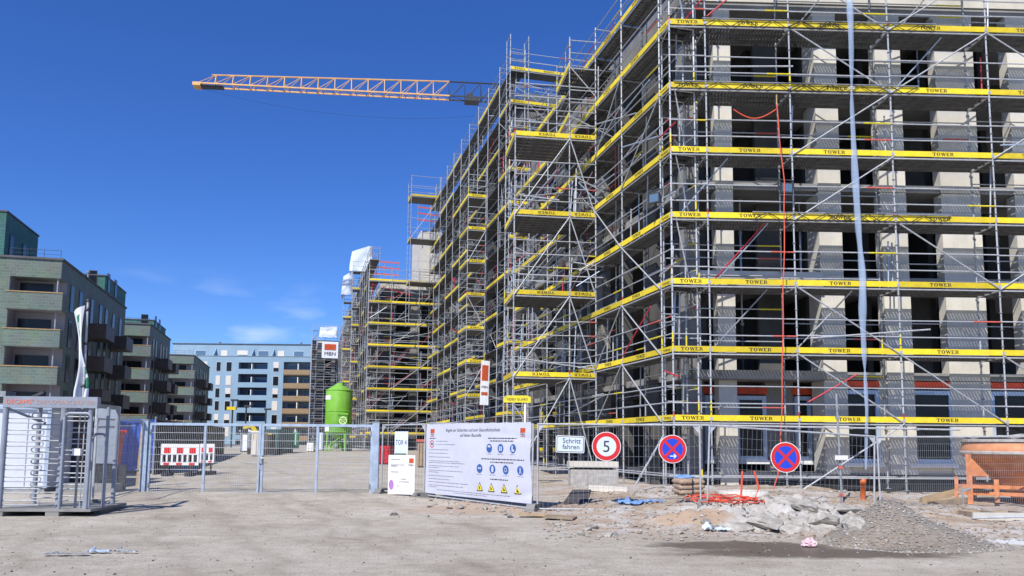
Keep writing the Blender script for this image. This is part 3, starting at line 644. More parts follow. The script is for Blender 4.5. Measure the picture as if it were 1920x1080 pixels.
def scaffold(label, X, Y, ang, bays, levels, width, zb, top=1.15, braces=(), toes=True, text=True, flip=False, ends=(0, 0), fine=True, rails=(.5, 1.0), inner=True,
             joined=False, toe_skip=lambda i, j: False, seed=1, group='facade scaffolds on the building site', front_open=False, cap_frames=False, deck_skip=lambda i, j: False, name='scaffold', cat='scaffold', clutter=0, mid=False):
    rn = random.Random(seed)
    t = thing(name, label, cat, (X, Y, zb), ang, group)
    xs = [0]
    for b_ in bays: xs.append(xs[-1]+b_)
    lv = [z-zb for z in levels]; st = [0]+lv+[lv[-1]+top]
    J = MB() if joined else None
    def add(name, me, loc, rot=(0, 0, 0), parent=t):
        return obj(name, me, parent, loc, rot)
    def tub(name, p, q, r=.0215, k='galv'):
        if joined: J.tube(p, q, r, k, 4, cap=False); return
        p, q = Vector(p), Vector(q); d = q-p
        me = cached((name, round(d.length, 2), r, k), lambda: MB().tube((0, 0, 0), (d.length, 0, 0), r, k, 6))
        o = obj(name, me, t, p); o.rotation_euler = d.to_track_quat('X', 'Z').to_euler()
    cols = [None]*7+['red_paint', 'red_paint', 'yellow_paint']
    for x in xs:
        for y in (0, width):
            if joined:
                J.tube((x, y, 0), (x, y, st[-1]), .026, 'galv', 4, cap=False); continue
            obj('base_jack', cached(('jack',), lambda: MB().box(-.075, .075, -.075, .075, -.012, .0, 'galv_dull').tube((0, 0, 0), (0, 0, .3), .03, 'galv_dull', 6)), t, (x, y, .012))
            for a, b_ in zip(st, st[1:]): add('standard', seg_mesh(b_-a, rn.choice(cols)), (x+rn.uniform(-.008, .008), y, a))
    nP = max(1, int(width/.31)); pw = (width-.02)/nP
    for j, z in enumerate(lv):
        for x in xs:
            tub('transom', (x, -.02, z-.09), (x, width+.02, z-.09))
            if mid: tub('transom', (x, -.02, z+.95), (x, width+.02, z+.95)); tub('transom', (x, -.02, z+.5), (x, width+.02, z+.5))
        for i, (x0, x1) in enumerate(zip(xs, xs[1:])):
            l = x1-x0
            if not deck_skip(i, j):
                for k in range(nP): add('deck_plank', plank_mesh(l, pw, fine), (x0, .01+k*pw, z-.03))
                tub('ledger', (x0, 0, z-.09), (x1, 0, z-.09))
                if toes and not toe_skip(i, j):
                    o = add('toe_board', toe_mesh(l), (x0, 0, z-.02))
                    if text and l > .6:
                        sc_ = .098 if l > .9 else .07
                        me = cached(('lettering',), lambda: LT)
                        c = obj('lettering', me, o, (l*(.5 if l < 2.6 else .42)+rn.uniform(-.1, .25)*(l > 2), -.034, .034 if not flip else .034+sc_), (0, 0 if not flip else math.pi, 0), (sc_*1.15, .1, sc_))
            for h in rails:
                tub0 = rail_mesh(l, rn.choice([None]*6+['red_rail', 'yellow_paint']))
                if joined: J.tube((x0, 0, z+h), (x1, 0, z+h), .022, 'galv', 4, cap=False)
                else: add('guard_rail', tub0, (x0, -.03, z+h+rn.uniform(-.015, .015)), (0, rn.uniform(-.003, .003), 0))
            for h in ((.5, 1.0, 1.5) if inner else ()):
                if rn.random() < .38: continue
                if joined: J.tube((x0, width, z+h), (x1, width, z+h), .022, 'galv', 4, cap=False)
                else: add('guard_rail', rail_mesh(l, rn.choice((None, None, None, 'yellow_paint', 'red_rail'))), (x0, width, z+h+rn.uniform(-.1, .1)))
        for s_, x in ((0, xs[0]), (1, xs[-1])):
            if ends[s_]:
                for h in rails: tub('end_rail', (x, 0, z+h), (x, width, z+h))
                if toes:
                    o = add('toe_board', toe_mesh(width), (x, width if s_ == 0 else 0, z-.02), (0, 0, -math.pi/2 if s_ == 0 else math.pi/2))
    for i, (x0, x1) in enumerate(zip(xs, xs[1:])):    # foot ledgers
        tub('ledger', (x0, 0, .35), (x1, 0, .35)); tub('ledger', (x0, width, .35), (x1, width, .35))
    for (i, j, d_) in braces:
        a = st[j]; b_ = st[j+1]; x0, x1 = xs[i], xs[i+1]
        tub('brace', (x0 if d_ > 0 else x1, -.05, a-.05*(j > 0)), (x1 if d_ > 0 else x0, -.05, b_-.05), .0225, 'galv_mid')
    for k in range(clutter):                          # odd tubes, swinging ties and props
        i = rn.randrange(len(bays)); j = rn.randrange(max(1, len(lv)-1)); a = lv[j]; y = rn.uniform(.1, width); s_ = rn.choice((-1, 1))
        x0 = xs[i]+rn.uniform(0, .4); kind = rn.random(); cm = rn.choice(('galv', 'galv', 'galv_dull', 'galv_blue', 'red_paint'))
        if kind < .4: tub('loose_tube', (x0, y, a), (x0+rn.uniform(.0, .12), y, a+rn.choice((1.2, 1.6, 1.9))), .024, cm)
        elif kind < .7: tub('loose_tube', (x0, -.06, a+rn.uniform(.2, 1.6)), (min(xs[-1]+.3, x0+rn.choice((1.5, 2.2, 3.6))), -.06+rn.uniform(0, .1), a+rn.uniform(.2, 1.6)), .024, cm)
        else: tub('loose_tube', (x0, width, a), (min(xs[-1], x0+1.6), width*.2, a+1.9), .022, cm)
    if cap_frames:
        for x in xs: tub('end_rail', (x, 0, st[-1]-.06), (x, width, st[-1]-.06)); 
    if joined:
        o = obj('tube_work', J, t); o['kind'] = 'stuff'
    return t
ZB = 2.28
LV8 = [ZB+2*k for k in range(8)]
front = scaffold('front scaffold with perforated decks facing the camera at right', P0.x, P0.y, ANG_F, [1.09, 2.57, 3.07, 3.07, 3.07], LV8, 1.09, .3,
    braces=[(4, 0, 1), (3, 1, -1), (4, 1, -1), (3, 3, -1), (2, 2, -1), (2, 1, -1), (2, 5, 1), (3, 6, 1), (2, 6, -1), (2, 7, -1), (3, 7, 1), (4, 5, 1), (2, 4, 1), (4, 3, 1), (2, 0, 1), (4, 6, -1)], rails=(.48, .98), seed=3, clutter=26)
# lattice beams tied along some toe boards of the front scaffold
def lattice(x0, x1, z):
    q = MB().tube((x0, 0, z), (x1, 0, z), .02, 'dark_steel', 5).tube((x0, 0, z+.24), (x1, 0, z+.24), .02, 'galv_dull', 5)
    n_ = int((x1-x0)/.42)
    for i in range(n_):
        a = x0+(x1-x0)*i/n_; b_ = x0+(x1-x0)*(i+1)/n_
        q.tube((a, 0, z+.24*(i % 2)), (b_, 0, z+.24*((i+1) % 2)), .013, 'dark_steel', 4)
    o = obj('lattice_beam', q, front, (0, -.075, 0)); return o
for x0, x1, k in ((1.0, 5.3, 6), (3.6, 8.2, 6), (.1, 4.6, 5), (3.5, 7.6, 5), (2.4, 6.4, 3), (4.6, 8.4, 3)): lattice(x0, x1, ZB+2*k-.3-.08)
# side scaffold of the near shell: origin at its far end, running towards the corner
def dpt(x, y, s): return Vector((x+DX*s, y+DY*s))
SB = [2.57, 3.07, 3.07, 3.07, 2.57, 3.07, .73]
LS_ = sum(SB); o_ = dpt(P0.x, P0.y, LS_)
scaffold('street-side scaffold along the near shell, running back from the corner', o_.x, o_.y, B-math.pi/2, SB, LV8, .80, .3,
    braces=[(5, 3, -1), (5, 2, -1), (4, 1, 1), (4, 4, -1), (5, 5, 1), (3, 5, -1), (4, 6, 1), (2, 6, 1), (5, 1, -1), (4, 2, 1)], seed=5, cap_frames=True, clutter=110)
# near tower projecting into the street, landings 3 m apart
c = dpt(P0.x, P0.y, 6.37); ta = R(8.5); u = Vector((math.cos(ta), math.sin(ta)))
o_ = Vector((c.x, c.y))-u*3.07
scaffold('projecting scaffold tower with wide landings between gate and front scaffold', o_.x, o_.y, ta, [2.07, 1.0], [4.0, 7.0, 10.0, 13.0], 2.4, .3, top=1.1, flip=True, ends=(1, 0),
    braces=[(0, 1, 1), (0, 0, 1), (1, 1, -1), (1, 0, -1), (0, 2, 1), (1, 2, -1), (0, 3, 1), (1, 3, -1)], fine=True, seed=8, inner=True, clutter=45, rails=(.5, 1.0, 1.5, 2.0))
o2 = o_+u*2.07
scaffold('single high loading platform on tall posts above the projecting tower', o2.x, o2.y+.05, ta, [1.75], [13.9, 15.85], 2.4, 13.1, top=1.15, text=False, ends=(1, 0), braces=[(0, 0, -1), (0, 1, -1)], seed=9, toe_skip=lambda i, j: True, deck_skip=lambda i, j: j == 0)
# second shell: end scaffold and side scaffold
LV2 = [1.2+2*k for k in range(12)]
scaffold('tall end scaffold in front of the second shell', -.24, 45, B, [1.09, 2.57, 2.57], LV2, .9, .5, seed=11, text=True, flip=True, braces=[(0, 9, 1), (1, 7, 1), (0, 5, -1), (1, 10, -1)], top=2.1, cap_frames=True, fine=False, clutter=90, mid=True)
S2 = [2.57]+[3.07]*8+[2.57]
o_ = dpt(-.24, 45, sum(S2)+.05)
scaffold('tall street-side scaffold of the second shell, stepping up to the left of the tower', o_.x, o_.y, B-math.pi/2, S2, LV2, .9, .5, seed=12, text=False, braces=[(9, 8, 1), (7, 6, 1), (8, 4, -1), (5, 7, 1), (9, 3, 1), (6, 9, -1)], top=1.3, fine=False, cap_frames=True, joined=True, clutter=320, mid=True, toe_skip=lambda i, j: (i*5+j*3) % 7 < 3)
# narrow ladder tower standing before it
o_ = Vector((-2.7, 47.3))
scaffold('narrow ladder tower with small yellow landings left of the projecting tower', o_.x, o_.y, B, [1.09], [4.3+2*k for k in range(7)], 2.57, .5, seed=13, flip=True, ends=(1, 0), braces=[(0, 1, 1), (0, 3, -1), (0, 5, 1)], top=2.0, fine=False, rails=(.33, .66, 1.0, 1.33))
# third shell
LV3 = [2.35+2*k for k in range(8)]
scaffold('scaffold facing the camera right behind the green silo', -13.1, 73, B, [2.07, 2.57, 2.57], LV3, .9, .8, seed=14, braces=[(1, 5, 1), (2, 4, 1), (1, 3, 1), (2, 2, 1), (1, 1, 1), (2, 0, 1), (2, 6, 1)], fine=False, text=False, clutter=130, mid=True)
S3 = [3.07]*20
o_ = dpt(-13.1, 73, sum(S3)+.05)
scaffold('long far street-side scaffold beside the green silo', o_.x, o_.y, B-math.pi/2, S3, LV3+[18.35], .9, .8, seed=15, fine=False, text=False, joined=True, cap_frames=True, clutter=300, mid=True, toe_skip=lambda i, j: (i*5+j*3) % 7 < 5)
for px, Y, top_, wd_, lb in ((660, 86.5, 20.1, 2.07, 'narrow scaffold tower under the large white tarpaulin'), (644, 99, 18.9, 1.09, 'thin scaffold tower under the narrow white tarpaulin')):
    o_ = at(px, 560, Y)
    scaffold(lb, o_.x, Y, B*.6, [wd_], [top_-2*k for k in range(9, -1, -1)], 1.6, .8, seed=19+px, top=.6, fine=False, text=False, joined=True, mid=True, clutter=10, toe_skip=lambda i, j: j % 2)
o_ = at(772, 350, 70.5)
scaffold('high scaffold tower with open platforms above the third shell', o_.x, 70.5, B, [2.57], [15.8, 19.7, 23.55], 2.2, 12.0, seed=16, top=1.9, braces=[(0, 1, 1), (0, 2, 1)], fine=False, text=False, rails=(.9, 1.8), toe_skip=lambda i, j: j != 2, ends=(1, 0))
scaffold('brownish farthest scaffold under the company banner', -41.0, 165, B, [2.57, 2.57], [2.4+2*k for k in range(12)], .9, .9, seed=17, fine=False, text=False, toes=False, joined=True, clutter=40, mid=True)
o_ = dpt(-41, 165, 18.05)
scaffold('side bays of the farthest scaffold', o_.x, o_.y, B-math.pi/2, [3]*6, [2.4+2*k for k in range(11)], .9, .9, seed=18, fine=False, text=False, toes=False, joined=True)
# red fall-protection rails on the roofs
for nm, px0, px1, py, Y in (('red', 695, 748, 489, 80), ('red', 783, 830, 388, 76)):
    a = at(px0, py, Y); b_ = at(px1, py, Y+1)
    t = thing('roof_guard_rail', 'red fall-protection rails on the roof edge ' + ('beside the white tarpaulin' if px0 < 700 else 'under the high platform'), 'guard rail', (a.x, a.y, a.z-1.4))
    for h in (.15, .8, 1.4):
        obj('rail', MB().bar((0, 0, h), (b_.x-a.x, b_.y-a.y, h), .03, .13, 'red_rail'), t)
    for f in (0.02, .5, .98): obj('post', MB().tube(((b_.x-a.x)*f, (b_.y-a.y)*f+.03, -1.5), ((b_.x-a.x)*f, (b_.y-a.y)*f+.03, 1.6), .03, 'galv_dull', 6), t)

# ------------------------------------------------------------------ tower crane
def crane():
    a = at(370, 155, 83.0); b_ = at(872, 181, 87.0)          # near bottom chord
    zj = (a.z+b_.z)/2; d = Vector((b_.x-a.x, b_.y-a.y, 0)); Ln = d.length; rz = math.atan2(d.y, d.x)
    t = thing('tower_crane', 'tower crane with orange lattice jib over the roofs', 'crane', (a.x, a.y, a.z), 0)
    t.rotation_euler = (0, -math.atan2(b_.z-a.z, Ln), rz); zj = a.z
    def hgt(f): return 1.15+.75*f
    N = 15; wd = 1.15; full = Ln*1.9
    for y in (0, wd):
        obj('bottom_chord', MB().bar((0, y, 0), (Ln*.94, y, 0), .12, .14, 'crane_orange'), t)
        obj('bottom_chord', MB().bar((Ln*.94, y, 0), (full, y, 0), .12, .14, 'dark_steel'), t)
    tp = lambda f: Vector((Ln*.94*f, wd/2, hgt(f)))
    obj('top_chord', MB().path([tp(.05), tp(.5), tp(1)], .085, 'crane_orange', 6), t)
    obj('top_chord', MB().path([tp(1), (full, wd/2, hgt(1.15))], .085, 'dark_steel', 6), t)
    me = {}
    for i in range(30):
        f0, f1 = i/N, (i+1)/N; k = 'crane_orange' if f1 <= 1.01 else 'dark_steel'
        x0, x1 = Ln*.94*f0, Ln*.94*f1
        for y in (0, wd):
            if i: obj('lacing', MB().tube((x0, y, 0), (x0+.0, wd/2, hgt(min(f0, 1.15))), .05, k, 5), t)
            obj('lacing', MB().tube((x0, y, 0), (x1, wd/2, hgt(min(f1, 1.15))), .035, k, 5), t)
        obj('cross_tie', MB().tube((x0, 0, 0), (x0, wd, 0), .04, k, 5), t)
        obj('cross_tie', MB().tube((x0, 0, 0), (x1, wd, 0), .025, k, 5), t)
    obj('jib_head', MB().box(-.5, .3, -.05, wd+.05, -.25, .1, 'crane_orange').box(.3, 2.6, .2, wd-.2, -.28, -.08, 'dark_steel'), t)
    obj('trolley', MB().box(Ln*1.0, Ln*1.0+1.6, -.1, wd+.1, -.45, -.1, 'dark_steel').box(Ln*1.0+.3, Ln+.9, .1, wd-.1, -.1, .5, 'dark_steel'), t)
    pts = [(Ln*f, wd/2, -.3-3.1*4*f*(1.35-f)*.42) for f in [i/16*1.25 for i in range(17)]]
    obj('hanging_cable', MB().path(pts, .013, 'dark_steel', 4), t)
    q = MB(); h0 = -zj
    for sx in (0, 1.6):
        for sy in (-.2, 1.4): q.bar((full+sx, sy, h0), (full+sx, sy, 6), .16, .16, 'crane_orange')
    for k in range(18):
        z = h0+k*2; q.bar((full, -.2, z), (full+1.6, -.2, z+2), .07, .07, 'crane_orange'); q.bar((full, 1.4, z+2), (full+1.6, 1.4, z), .07, .07, 'crane_orange'); q.bar((full, -.2, z), (full, 1.4, z+2), .07, .07, 'crane_orange')
    obj('mast', q, t)
crane()
# ------------------------------------------------------------------ gate, fences, banner and signs
def disc(q, cx, cz, r, y0, y1, k, n=40, rx=1.): q.prism([(cx+r*rx*math.cos(2*math.pi*i/n), cz+r*math.sin(2*math.pi*i/n)) for i in range(n)], y0, y1, k); return q
def ringp(q, cx, cz, r0, r1, y0, y1, k, n=40):
    for i in range(n):
        a, b_ = 2*math.pi*i/n, 2*math.pi*(i+1)/n
        q.prism([(cx+r1*math.cos(a), cz+r1*math.sin(a)), (cx+r1*math.cos(b_), cz+r1*math.sin(b_)), (cx+r0*math.cos(b_), cz+r0*math.sin(b_)), (cx+r0*math.cos(a), cz+r0*math.sin(a))], y0, y1, k)
    return q
def wires(L_, z0, z1, vp, hp, rv=.0025, rh=.003, k='galv_dull', x0=0):
    q = MB(); n_ = int(L_/vp)
    for i in range(1, n_): q.tube((x0+L_*i/n_, 0, z0), (x0+L_*i/n_, 0, z1), rv, k, 3, cap=False)
    m_ = int((z1-z0)/hp)
    for i in range(1, m_): q.tube((x0, .004, z0+(z1-z0)*i/m_), (x0+L_, .004, z0+(z1-z0)*i/m_), rh, k, 3, cap=False)
    return q
gl = at(272, 928, 22.4); gr = at(699, 925, 22.5)
def gate():
    d = Vector((gr.x-gl.x, gr.y-gl.y)); L_ = d.length; rz = math.atan2(d.y, d.x); zb = .10
    t = thing('site_gate', 'closed double-leaf galvanised mesh gate across the site road', 'gate', (gl.x, gl.y, 0), rz)
    H = 2.07
    for x, wd in ((-.07, .17), (L_+.05, .18)):
        obj('gate_post', MB().box(x-wd/2, x+wd/2, -.09, .09, -.2, H+.03, 'galv_blue').box(x-wd/2-.01, x+wd/2+.01, -.1, .1, H+.03, H+.05, 'galv_dull'), t)
        for z in (.35, 1.8): obj('hinge', MB().tube((x+(.14 if x < 1 else -.14), -.02, z-.06), (x+(.14 if x < 1 else -.14), -.02, z+.06), .03, 'galv_dull', 8), t)
    hl = L_/2
    for s_ in (0, 1):
        x0 = .06+s_*(hl-.02); x1 = x0+hl-.1
        f = MB()
        for x in (x0, x1): f.box(x-.035, x+.035, -.03, .03, zb, H-.03, 'galv_blue')
        f.box(x0+.035, x1-.035, -.03, .03, H-.1, H-.03, 'galv_blue').box(x0+.035, x1-.035, -.03, .03, zb, zb+.07, 'galv_blue')
        lf = obj('leaf_frame', f, t)
        obj('stile', MB().box((x0+x1)/2-.03, (x0+x1)/2+.03, -.028, .028, zb+.07, H-.1, 'galv_blue'), lf)
        m_ = obj('wire_mesh', wires(x1-x0-.07, zb+.07, H-.1, .05, .9, .003, .003, 'galv', x0+.035), lf); m_['kind'] = 'stuff'
        for i in range(1, 9):
            z = zb+.07+(H-zb-.17)*i/9
            obj('cross_rod', cached(('rod', s_), lambda: MB().box(x0+.036, x1-.036, -.014, -.004, -.006, .006, 'galv')), lf, (0, 0, z))
    obj('lock_case', MB().box(hl-.04, hl+.06, -.07, .07, .95, 1.18, 'galv_dull').tube((hl+.02, -.12, 1.1), (hl+.13, -.12, 1.1), .012, 'galv', 6), t)
    obj('drop_bolt', MB().tube((hl-.02, -.06, .02), (hl-.02, -.06, .8), .014, 'galv', 6), t)
gate()
def fence(a, b_, za, zb_, label, H=2.0, clips=True, vp=.11, hp=.22):
    d = Vector((b_[0]-a[0], b_[1]-a[1])); L_ = d.length
    t = thing('mobile_fence', label, 'fence', (a[0], a[1], za), math.atan2(d.y, d.x), 'mobile mesh fence panels')
    t.rotation_euler = (0, -math.atan2(zb_-za, L_), math.atan2(d.y, d.x))
    f = MB()
    for x in (.02, L_-.02): f.tube((x, 0, 0), (x, 0, H), .021, 'galv_mid', 8)
    f.tube((.02, 0, H-.02), (L_-.02, 0, H-.02), .021, 'galv_mid', 8).tube((.02, 0, .12), (L_-.02, 0, .12), .019, 'galv_mid', 8)
    obj('tube_frame', f, t)
    for x, s_ in ((.04, 1), (L_-.04, -1)): obj('corner_plate', MB().prism([(x, H-.03), (x+.14*s_, H-.03), (x, H-.2)], -.004, .004, 'galv'), t)
    m_ = obj('wire_mesh', wires(L_-.06, .13, H-.03, vp, hp, .0024, .0028, 'galv_dull', .03), t); m_['kind'] = 'stuff'
    return t, L_
def foot(x, y, rz, label):
    q = MB(); L_, W_ = .36, .12
    q.box(-L_, L_, -W_, W_, 0, .06, 'concrete_grey').prism([(-L_+.05, .06), (L_-.05, .06), (L_-.12, .15), (-L_+.12, .15)], -W_+.02, W_-.02, 'concrete_grey')
    for xx in (-.18, .18): q.box(xx-.035, xx+.035, -W_+.016, -W_+.019, .07, .13, 'dark_steel')
    o = obj('ballast_block', q, None, (x, y, gz(x, y)-.02), (0, 0, rz)); tag(o, label, 'fence foot', 'concrete fence feet')
A0 = (gr.x+.22, gr.y); A1 = at(800, 930, 21.1); A2 = at(998, 962, 18.05); A2b = at(1006, 962, 18.0); A3 = at(1316, 966, 17.85); A3b = at(1324, 966, 17.85); A4 = at(1640, 960, 18.7); A4b = at(1650, 960, 18.7); A5 = at(1960, 960, 18.6)
fence(A0, (A1.x-.06, A1.y+.03), .12, .12, 'short mesh fence panel beside the gate post carrying two notices', 1.93)
bt, BL = fence((A1.x, A1.y), (A2.x, A2.y), .10, .02, 'mesh fence panel behind the large white safety banner', 1.98)
fence((A2b.x, A2b.y), (A3.x, A3.y), .02, .02, 'mesh fence panel carrying the speed limit sign', 1.99)
fence((A3b.x, A3b.y), (A4.x, A4.y), .02, -.18, 'mesh fence panel behind the plain no stopping sign', 1.99)
fence((A4b.x, A4b.y), (A5.x, A5.y), -.18, -.14, 'mesh fence panel in front of the orange concrete hopper', 1.98, vp=.045, hp=.15)
fence((-9.42, 18.5), (gl.x-.12, gl.y-.1), .05, .1, 'mesh fence panel between the turnstile and the left gate post', 2.0, vp=.09, hp=.2)
foot(-9.45, 18.5, .3, 'concrete fence foot beside the turnstile')
foot((A1.x+A0[0])*.02+A1.x*.98, A1.y, .5, 'concrete fence foot at the left end of the banner')
foot(A2.x+.05, A2.y, 1.2, 'concrete fence foot at the right end of the banner')
foot(A3.x+.04, A3.y, 1.3, 'concrete fence foot under the posts right of the arrow sign')
foot(A0[0]+.05, A0[1], 1.2, 'concrete fence foot beside the right gate post')

# prints on cloth: everything is bent by the same folds
def fold(x, z, L_, H):
    u = x/L_; v = z/H
    return -.02*math.sin(math.pi*u)*math.sin(math.pi*v) + .006*math.sin(17*u+6*v) + .014*sstep(.75, 1, u)*math.sin(9*(u*.6+v)) + .02*math.exp(-((u*.35+v-1.12)/.03)**2)*sstep(.5, .9, u) + .012*math.exp(-((u*.45-v-.32)/.04)**2)*sstep(.6, .95, u)*2
class Cloth:
    def __init__(s, root, L_, H, name, k, n_=28, m_=16, edge=lambda u, v: (0, 0), amp=1., z0=0, x0=0, lift=.004):
        s.L, s.H, s.amp, s.z0, s.x0, s.edge, s.lift = L_, H, amp, z0, x0, edge, lift
        vs = []; 
        for j in range(m_+1):
            for i in range(n_+1): vs.append(s.pt(L_*i/n_, H*j/m_, 0))
        W_ = n_+1; N_ = len(vs); vs2 = [(x, y+.003, z) for x, y, z in vs]
        fs = [(j*W_+i, j*W_+i+1, (j+1)*W_+i+1, (j+1)*W_+i) for j in range(m_) for i in range(n_)]
        q = MB().add(vs, fs, k).add(vs2, [f[::-1] for f in fs], k)
        s.o = obj(name, q.mesh(name, True), root)
    def pt(s, x, z, off):
        ex, ez = s.edge(x/s.L, z/s.H)
        return (s.x0+x+ex, -.035-off+s.amp*fold(x, z, s.L, s.H), s.z0+z+ez)
    def warp(s, q, name='print'):
        if isinstance(q, MB): q = q.mesh(name)
        for v in q.vertices:
            v.co = s.pt(v.co.x, v.co.z, s.lift-min(0, v.co.y))
        return obj(name, q, s.o)
    def text(s, tx, x, z, size, k, sp=1., shear=0., align='CENTER', sx=1.):
        me = text_mesh(tx, size, k, align, 0, shear).copy()
        for v in me.vertices: v.co = Vector((v.co.x*sx+x, 0, v.co.y+z))
        return s.warp(me, 'lettering')
def banner():
    Wd, H = BL-.02, 1.80
    root = thing('safety_banner', 'large white site-safety banner with pictograms tied to the fence', 'banner', (A1.x, A1.y, .10), math.atan2(A2.y-A1.y, A2.x-A1.x))
    def edge(u, v):
        return (.05*(1-v)*u - .04*u*sstep(.6, 1, u)*math.sin(math.pi*(1-v))**2 - .03*(1-u)*(1-v), -.02*math.sin(math.pi*u*9)**2*sstep(.9, 1, v)*.6 + .12*(1-v)*(1-u)*.3)
    c = Cloth(root, Wd, H, 'cloth', 'banner', 46, 26, edge, 1., .14, .0)
    U = lambda u: u*Wd
    V = lambda v: H*(1-v)
    for u in (.065, .93):
        c.warp(MB().box(U(u)-.085, U(u)+.085, 0, .001, V(.135), V(.075), 'orange_print'), 'logo_square'); c.text('MBN', U(u), V(.17), .075, 'ink')
        c.warp(MB().box(U(u)-.085, U(u)+.085, 0, .001, V(.185), V(.178), 'orange_print'), 'logo_rule')
    c.text('Regeln zur Sicherheit und zum Gesundheitsschutz', U(.47), V(.115), .112, 'ink', shear=.25, sx=.93)
    c.text('auf dieser Baustelle', U(.46), V(.185), .112, 'ink', shear=.25, sx=.93)
    q = ringp(MB(), U(.065), V(.29), .075, .095, 0, .001, 'sign_red', 20); disc(q, U(.065), V(.29), .035, 0, .001, 'ink', 8); c.warp(q, 'prohibition_sign')
    rl = random.Random(4)
    def line(u0, u1, v, h=.014, k='ink_grey'):          # a line of small illegible print
        q = MB(); x = U(u0)
        while x < U(u1):
            w_ = rl.uniform(.03, .11); q.box(x, min(x+w_, U(u1)), 0, .001, V(v)-h/2, V(v)+h/2, k); x += w_+.022
        c.warp(q, 'small_print')
    line(.04, .10, .21, .024, 'ink')
    for v, u0, u1 in ((.25, .11, .23), (.295, .11, .31), (.37, .035, .24), (.42, .035, .23), (.475, .035, .26), (.53, .035, .36), (.555, .035, .41), (.60, .035, .35), (.625, .035, .15), (.665, .035, .39), (.69, .035, .15), (.74, .035, .30), (.785, .035, .26), (.83, .035, .44), (.875, .035, .39), (.90, .035, .12), (.935, .13, .82), (.96, .30, .62)):
        line(u0, u1, v)
    for v, u0, u1 in ((.205, .63, .88), (.24, .65, .86), (.475, .57, .95), (.515, .65, .86), (.735, .65, .81)): line(u0, u1, v, .022, 'ink')
    def picto(u, v, i):
        x, z = U(u), V(v); q = disc(MB(), x, z, .105, 0, .001, 'picto_blue', 28)
        g_ = MB(); k = 'banner'
        if i == 0: g_.prism([(x-.06, z+.02), (x-.05, z+.055), (x, z+.075), (x+.05, z+.055), (x+.06, z+.02)], 0, .001, k)
        elif i == 1: g_.box(x-.05, x-.01, 0, .001, z-.06, z+.05, k).box(x+.01, x+.05, 0, .001, z-.06, z+.05, k)
        elif i == 2: g_.prism([(x-.045, z+.07), (x-.005, z+.07), (x, z-.01), (x+.055, z-.04), (x+.055, z-.065), (x-.045, z-.065)], 0, .001, k)
        elif i == 3: disc(g_, x-.03, z+.01, .025, 0, .001, k, 12); disc(g_, x+.03, z+.01, .025, 0, .001, k, 12); g_.box(x-.03, x+.03, 0, .001, z+.008, z+.018, k)
        elif i == 4: g_.prism([(x-.03, z-.07), (x+.03, z-.07), (x+.045, z+.02), (x+.02, z+.07), (x-.02, z+.07), (x-.045, z+.01)], 0, .001, k)
        elif i == 5: ringp(g_, x, z, .035, .05, 0, .001, k, 16)
        else:
            disc(g_, x, z+.06, .016, 0, .001, k, 10); g_.prism([(x-.022, z+.04), (x+.022, z+.04), (x+.015, z-.01), (x-.015, z-.01)], 0, .001, k); g_.prism([(x-.012, z-.01), (x+.005, z-.01), (x-.025, z-.075), (x-.045, z-.075)], 0, .001, k); g_.prism([(x-.005, z-.01), (x+.012, z-.01), (x+.045, z-.075), (x+.025, z-.075)], 0, .001, k)
        c.warp(q, 'pictogram'); 
        for vv in range(len(g_.v)): g_.v[vv] = (g_.v[vv][0], g_.v[vv][1]-.003, g_.v[vv][2])
        c.warp(g_, 'pictogram_symbol'); line(u-.025, u+.025, v+.075, .012)
    for i, u in enumerate((.64, .745, .855)): picto(u, .335, i)
    for i, u in enumerate((.555, .67, .79, .915)): picto(u, .605, i+3)
    for i, u in enumerate((.555, .66, .77, .885)):
        x, z = U(u), V(.845)
        tri = lambda s_, dz=0: [(x-s_, z-s_*.8+dz), (x+s_, z-s_*.8+dz), (x, z+s_*.98+dz)]
        q = MB().prism(tri(.118), 0, .001, 'ink'); q2 = MB().prism(tri(.09, -.004), -.003, -.002, 'picto_yellow')
        q3 = MB().prism([(x-.03, z-.05), (x+.03+.01*i, z-.05), (x+.012, z-.005), (x-.004, z+.04), (x-.02, z-.01)], -.006, -.005, 'ink')
        c.warp(q, 'warning_triangle'); c.warp(q2, 'triangle_field'); c.warp(q3, 'triangle_symbol'); line(u-.025, u+.025, .9, .012)
    for i in range(10):
        obj('cable_tie', MB().tube((Wd*i/9, -.04, 1.92), (Wd*i/9, .03, 1.99), .006, 'black', 4), root)
banner()
def notice(px0, py0, px1, py1, Y, label, k, fill):
    a = at(px0, py1, Y); b_ = at(px1, py1, Y-.25); zt = at(px0, py0, Y).z
    d = Vector((b_.x-a.x, b_.y-a.y)); L_ = d.length; H = zt-a.z
    root = thing('notice_sheet', label, 'notice', (a.x, a.y, a.z), math.atan2(d.y, d.x))
    c = Cloth(root, L_, H, 'sheet', k, 14, 14, amp=.35); fill(c, L_, H)
def tor(c, L_, H):
    c.text('TOR 4', L_*.5, H*.42, .19, 'ink', sx=.72)
    c.warp(MB().box(L_*.05, L_*.9, 0, .001, .0, .03, 'flag_green'), 'green_strip')
notice(741, 809, 766, 852, 21.9, 'pale blue sheet reading TOR 4 on the fence by the gate', 'sign_pale', tor)
def poster(c, L_, H):
    c.warp(MB().box(L_*.78, L_*.95, 0, .001, H*.80, H*.92, 'orange_print'), 'logo_square'); c.text('MBN', L_*.865, H*.72, .08, 'ink')
    q = MB()
    for v, a, b_ in ((.88, .1, .45), (.74, .1, .6), (.71, .1, .35), (.56, .1, .4), (.38, .5, .68), (.31, .42, .8), (.2, .35, .42)):
        q.box(L_*a, L_*b_, 0, .001, H*v, H*v+.018, 'ink_grey')
    c.warp(q, 'small_print')
    c.warp(disc(MB(), L_*.13, H*.24, .13, 0, .001, 'violet', 26, .55), 'violet_dot')
